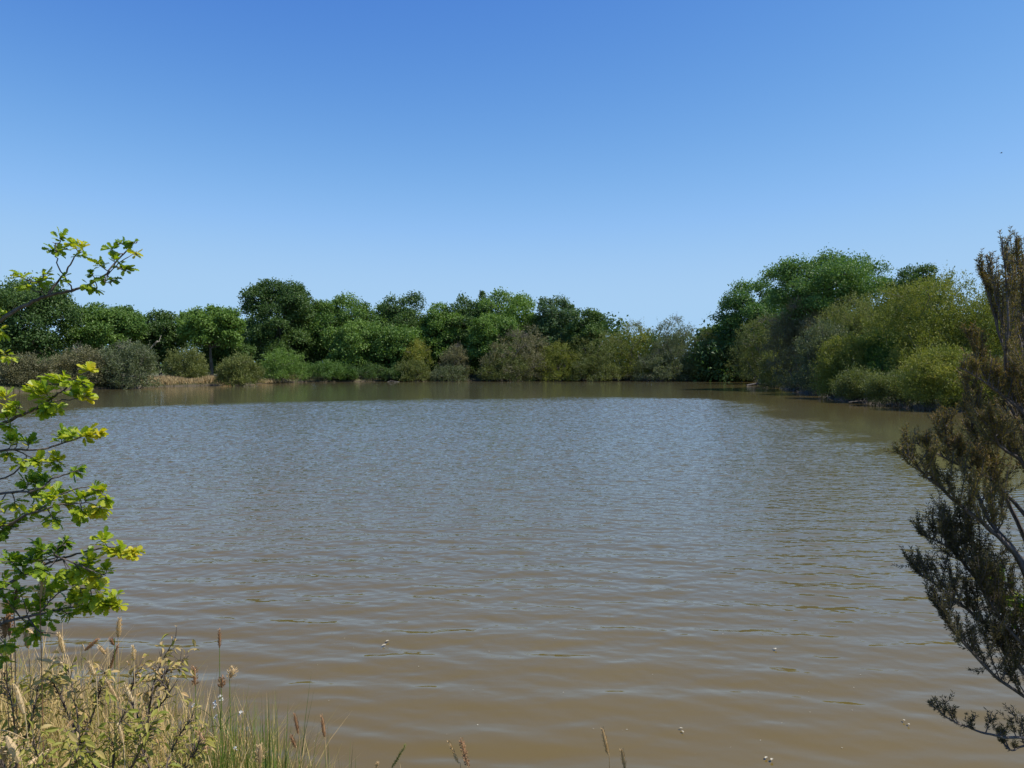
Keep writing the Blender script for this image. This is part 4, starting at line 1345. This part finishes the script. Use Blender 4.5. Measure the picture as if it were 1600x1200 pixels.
def stalk(label, head, base, depth, mat='straw', hw=4.5, kind='foxtail', tone=0.5, bend=0.0, stem='straw', name="grass_stalk"):
    """head = [(px,py) tip, (px,py) foot of seed head]; base = px at the ground"""
    seed = int(abs(head[0][0] * 31 + head[0][1] * 7))
    r = np.random.default_rng(seed)
    bx, bz = place(base, depth)
    bz = max(bz, -0.03)
    o0 = np.array([bx, depth, bz])
    t = thing(name, label, "grass stalk" if name == "grass_stalk" else "plant stalk", o0, "seed headed stalks on the near bank")
    a, b = P(*head[0], depth - 0.03), P(*head[1], depth - 0.02)
    sb = MB()
    mid = b * 0.5 + o0 * 0.5 + np.array([bend, 0, 0])
    tube(sb, catmull([o0 + np.array([0, 0, -0.03]), mid, b + (b - a) * 0.25, b], 6), 0.0019, 0.0011, 5, tone)
    sb.build("stem", M[stem], t, o0, smooth=True)
    hb = MB()
    L = np.linalg.norm(a - b)
    ax = (a - b) / L
    Rm = (1.0 if mat == 'rust' else 1.2) * hw / FOC * depth
    pts = b + ax * L * np.linspace(0, 1, 9)[:, None]
    prof = np.sin(np.linspace(0.12, 0.97, 9) * math.pi) ** 0.6
    tube(hb, pts, 0, 0, 7, tone, radii=np.maximum(0.0006, Rm * 0.55 * prof))
    m = int(60 + L / 0.002)
    s = r.random(m)
    rd = rdir(r, m)
    rd = norm(rd - ax * (rd @ ax)[:, None])
    rr = Rm * 0.5 * np.interp(s, np.linspace(0, 1, 9), prof)
    pos = b + ax * (s * L)[:, None] + rd * rr[:, None]
    if kind == 'foxtail':
        kites(hb, pos, norm(ax * 0.9 + rd * 0.6), rd, 0.011, 0.0024, np.clip(tone + r.normal(0, .22, m), 0, 1))
    elif kind == 'dock':
        kites(hb, pos + rd * 0.002, norm(ax * 0.3 + rd), rdir(r, m), 0.008, 0.006, np.clip(tone + r.normal(0, .22, m), 0, 1))
    else:   # loose panicle
        kites(hb, pos + rd * Rm * 0.4 * r.random((m, 1)), norm(ax * 0.5 + rd * 0.7), rdir(r, m), 0.013, 0.0035, np.clip(tone + r.normal(0, .22, m), 0, 1))
    hb.build("seed_head", M[mat], t, o0)


stalk("tan seed head standing alone over the water below the sapling", [(187, 966), (185, 995)], 180, 3.1, hw=5)
stalk("thin tall dark brown seed spike over the water", [(343, 984), (343, 1012)], 338, 3.2, 'rust', 3.2, stem='rush')
stalk("short fat tan seed tuft topping the rushes", [(365, 1045), (360, 1058)], 355, 3.2, 'straw', 6, 'loose', stem='rush')
stalk("bent straw seed head under the lowest sapling leaves", [(38, 982), (62, 997)], 45, 2.9, hw=4.5, tone=0.7)
stalk("thick upright straw head right under the sapling", [(40, 985), (44, 1012)], 52, 2.75, hw=5.5)
stalk("plump pale seed head at the top of the brown shrub", [(92, 990), (100, 1020)], 112, 2.8, hw=5.5, tone=0.7)
stalk("large cream seed head low at the far left", [(24, 1070), (37, 1114)], 62, 2.5, hw=6, tone=0.8)
stalk("reddish slanting seed head leaning right over the water", [(154, 998), (133, 1016)], 118, 2.9, 'rust', 4.5, tone=0.7)
stalk("small tan head drooping beside the reddish slanting one", [(155, 1010), (165, 1022)], 150, 2.9, hw=3.2)
stalk("small dark red spike between two tan heads", [(173, 998), (178, 1008)], 170, 3.0, 'rust', 3.5, tone=0.2, stem='rush')
stalk("narrow grey green spike behind the small red one", [(184, 1008), (172, 1045)], 160, 3.05, 'rust', 3, tone=0.4, stem='rush')
stalk("slim cream head left of the tallest wilting tip", [(208, 1010), (209, 1032)], 212, 2.85, hw=3.5, tone=0.8)
stalk("pale slanting head above the middle of the shrubs", [(139, 1034), (148, 1056)], 158, 2.75, hw=4.5, tone=0.8)
stalk("long tan head slanting across the shrubs' centre", [(166, 1062), (184, 1095)], 200, 2.7, hw=3.8, tone=0.5)
stalk("bright cream head in front of the dark shrub stem", [(195, 1069), (207, 1096)], 215, 2.65, hw=4.2, tone=0.9)
stalk("cream head low among the green shrub leaves", [(186, 1133), (192, 1160)], 198, 2.5, hw=3.6, tone=0.9)
stalk("fluffy loose straw head in the bottom left corner", [(10, 1150), (30, 1190)], 42, 2.3, 'straw', 10, 'loose', tone=0.7)
stalk("brown spike by the fluffy corner head", [(4, 1168), (8, 1190)], 12, 2.3, 'straw', 4, tone=0.2)
stalk("horizontal pale head lying across the brown shrub", [(58, 1030), (98, 1036)], 112, 2.75, hw=3.6, tone=0.8)
stalk("thick rust dock spike at left edge against the sapling", [(12, 938), (15, 992)], 22, 2.75, 'rust', 6.5, 'dock', tone=0.35, stem='rust', name="dock_stalk")
stalk("shorter rust dock spike left of the thick one", [(6, 965), (8, 996)], 10, 2.7, 'rust', 6, 'dock', tone=0.3, stem='rust', name="dock_stalk")
stalk("tall thin dry dock stalk rising through sapling leaves", [(68, 878), (64, 935)], 58, 2.6, 'straw', 3.2, 'dock', tone=0.1, stem='rust', name="dock_stalk")
stalk("brown dock stalk with crooked top left of the tall thin one", [(27, 915), (23, 945)], 18, 2.7, 'rust', 5, 'dock', tone=0.25, stem='rust', name="dock_stalk")
stalk("upright rusty seed head right of the rushes, left of two", [(460, 1115), (466, 1146)], 474, 3.2, 'rust', 3.6, tone=0.3)
stalk("upright rusty seed head with a pale tip, right of two", [(503, 1119), (507, 1151)], 516, 3.2, 'rust', 4, tone=0.5)
stalk("small rusty head below the left of the two upright rusty ones", [(455, 1150), (462, 1168)], 468, 3.15, 'rust', 3.4, tone=0.35)
stalk("drooping orange brown head at the left of the rushes", [(311, 1142), (323, 1176)], 345, 2.9, 'rust', 5.5, 'loose', tone=0.75, bend=0.03)
stalk("short wide tan head low in the bright green rushes", [(407, 1164), (406, 1192)], 405, 2.95, 'straw', 6, 'loose', tone=0.3)
stalk("loose brown seed cluster on the left rush tuft", [(303, 1042), (305, 1070)], 300, 3.2, 'rust', 4, 'loose', tone=0.5, stem='rush')
stalk("brown seed cluster just right of the white flowers", [(347, 1058), (346, 1074)], 344, 3.15, 'rust', 4, 'loose', tone=0.5, stem='rush')
stalk("single tall seed spike at the bottom centre of the photo", [(941, 1138), (950, 1178)], 958, 2.9, 'straw', 4, tone=0.15, stem='straw')
stalk("shorter seed spike right of the bottom centre one", [(971, 1170), (977, 1204)], 984, 2.85, 'straw', 3.6, tone=0.2, stem='straw')
stalk("dark knotty stalk at the bottom left of centre", [(720, 1154), (731, 1196)], 738, 2.9, 'rust', 3.6, 'dock', tone=0.4, stem='rust', name="dock_stalk")
stalk("thin bare stalk leaning left beside the dark knotty one", [(701, 1158), (716, 1192)], 722, 2.9, 'straw', 1.6, tone=0.3)
stalk("slender grass tip at bottom edge right of rushes", [(633, 1165), (612, 1200)], 600, 3.0, 'rush', 1.6, tone=0.8, stem='rush')
stalk("short pale grass tip at bottom edge left of the slender one", [(590, 1192), (585, 1206)], 580, 3.0, 'straw', 1.8, tone=0.5)


# white flowers
fx, fz = place(345, 3.15)
fo = np.array([fx, 3.15, fz])
fl = thing("white_flower", "small white flower sprig among the rush tips", "flower", fo)
mb, pb = MB(), MB()
tube(mb, catmull([fo, P(346, 1150, 3.15), P(343, 1090, 3.14)], 5), 0.002, 0.001, 5)
r = np.random.default_rng(8)
for (cx, cy) in [(343, 1088), (336, 1098), (346, 1094), (335, 1104), (302, 1103), (376, 1114), (368, 1170), (338, 1120)]:
    c = P(cx, cy, 3.14)
    tube(mb, catmull([P(345, 1140, 3.15), (P(345, 1125, 3.15) + c) / 2, c], 4), 0.0013, 0.0007, 4)
    m = 6
    d = norm(rdir(r, m) + np.array([0, -0.3, 0.4]))
    kites(pb, np.repeat(c[None], m, 0), d, rdir(r, m), 0.012, 0.008, np.full(m, .5))
mb.build("stem", M['rush'], fl, fo)
pb.build("petals", M['petal'], fl, fo)

# dry straws lying at the bottom left
for (label, a, b, d, rad) in [("thick pale dry stem lying in the bottom left corner", (30, 1215), (76, 1172), 2.3, 0.007), ("thin pale straw curving over the bottom left grass", (105, 1185), (170, 1200), 2.35, 0.003),
                              ("long thin straw sloping across the left edge", (-20, 1140), (42, 1156), 2.45, 0.0025)]:
    m = MB()
    pa, pb_ = P(*a, d), P(*b, d + 0.1)
    tube(m, catmull([pa, (pa + pb_) / 2 + np.array([0, 0, 0.012]), pb_], 6), rad, rad * 0.6, 6, 0.7)
    o = m.build("dry_straw", M['straw'], None, tuple(pa))
    tag(o, label, "straw")

# ---------------------------------------------------------------- floating bits, bird
r = np.random.default_rng(66)


def flake(label, px, py, size, k=2):
    w0 = W(px, py)
    m = MB()
    for i in range(k):
        a = r.uniform(0, 6.28)
        d = np.array([[math.cos(a), math.sin(a), 0.15]])
        strips(m, np.array([[r.normal() * size * 0.5, r.normal() * size * 0.8, 0.004 + 0.004 * i]]), norm(d), np.array([[0, 0.1, 1.0]]), size, SAL_T, np.array(SAL_W) * 1.5, np.array([0.5]), 0.3, 0.1)
    o = m.build("floating_leaf", M['flake'])
    o.location = (w0[0], w0[1], water_z(*w0) + 0.006)
    tag(o, label, "leaf", "pale bits floating on the water")


flake("pale double scrap floating left of centre on the near water", 600, 1006, 0.035, 3)
flake("pale scrap floating at right, farthest from the bank", 1207, 1015, 0.03, 2)
flake("round pale speck floating right of the bottom seed spikes", 1069, 1146, 0.022, 2)
flake("white leaf scrap floating nearest the bottom edge", 1201, 1186, 0.03, 2)
flake("pale scrap floating near the drooping heather tip", 1420, 1131, 0.022, 2)
mb = MB()
for i in range(45):
    w0 = W(r.uniform(480, 1500), r.uniform(960, 1195))
    s = r.uniform(0.002, 0.006)
    a = r.uniform(0, 6.28, 5)
    V = np.column_stack([w0[0] + s * np.cos(np.sort(a)), w0[1] + s * np.sin(np.sort(a)), np.full(5, water_z(*w0) + 0.003)])
    mb.add(V, np.arange(5)[None])
o = mb.build("floating_specks", M['flake'])
o['kind'] = 'stuff'
o['label'] = 'tiny pale specks scattered on the near water'

bp_ = P(1564.5, 239, 70)
bird = thing("bird", "tiny dark bird high in the sky at the right", "bird", tuple(bp_))
mb = MB()
tube(mb, np.array([[-0.11, 0, 0], [-0.07, 0, 0.0], [0, 0, 0.005], [0.06, 0, 0.01], [0.09, 0, 0.015], [0.115, 0, 0.012]]), 0, 0, 8, radii=[0.006, 0.02, 0.034, 0.026, 0.02, 0.004])
mb.build("body", M['feather'], bird, smooth=True)
for s in (-1, 1):
    m = MB()
    V = np.array([[0.05, 0, 0.012], [0.03, s * 0.09, 0.05], [-0.03, s * 0.20, 0.03], [-0.05, s * 0.09, 0.045], [-0.04, 0, 0.008]])
    V2 = V - np.array([0, 0, 0.006])
    VV = np.vstack([V, V2])
    Fs = np.array([[i, (i + 1) % 5, 5 + (i + 1) % 5, 5 + i] for i in range(5)])
    m.add(VV, [np.arange(5)[None], np.arange(9, 4, -1)[None], Fs])
    m.build("wing", M['feather'], bird)
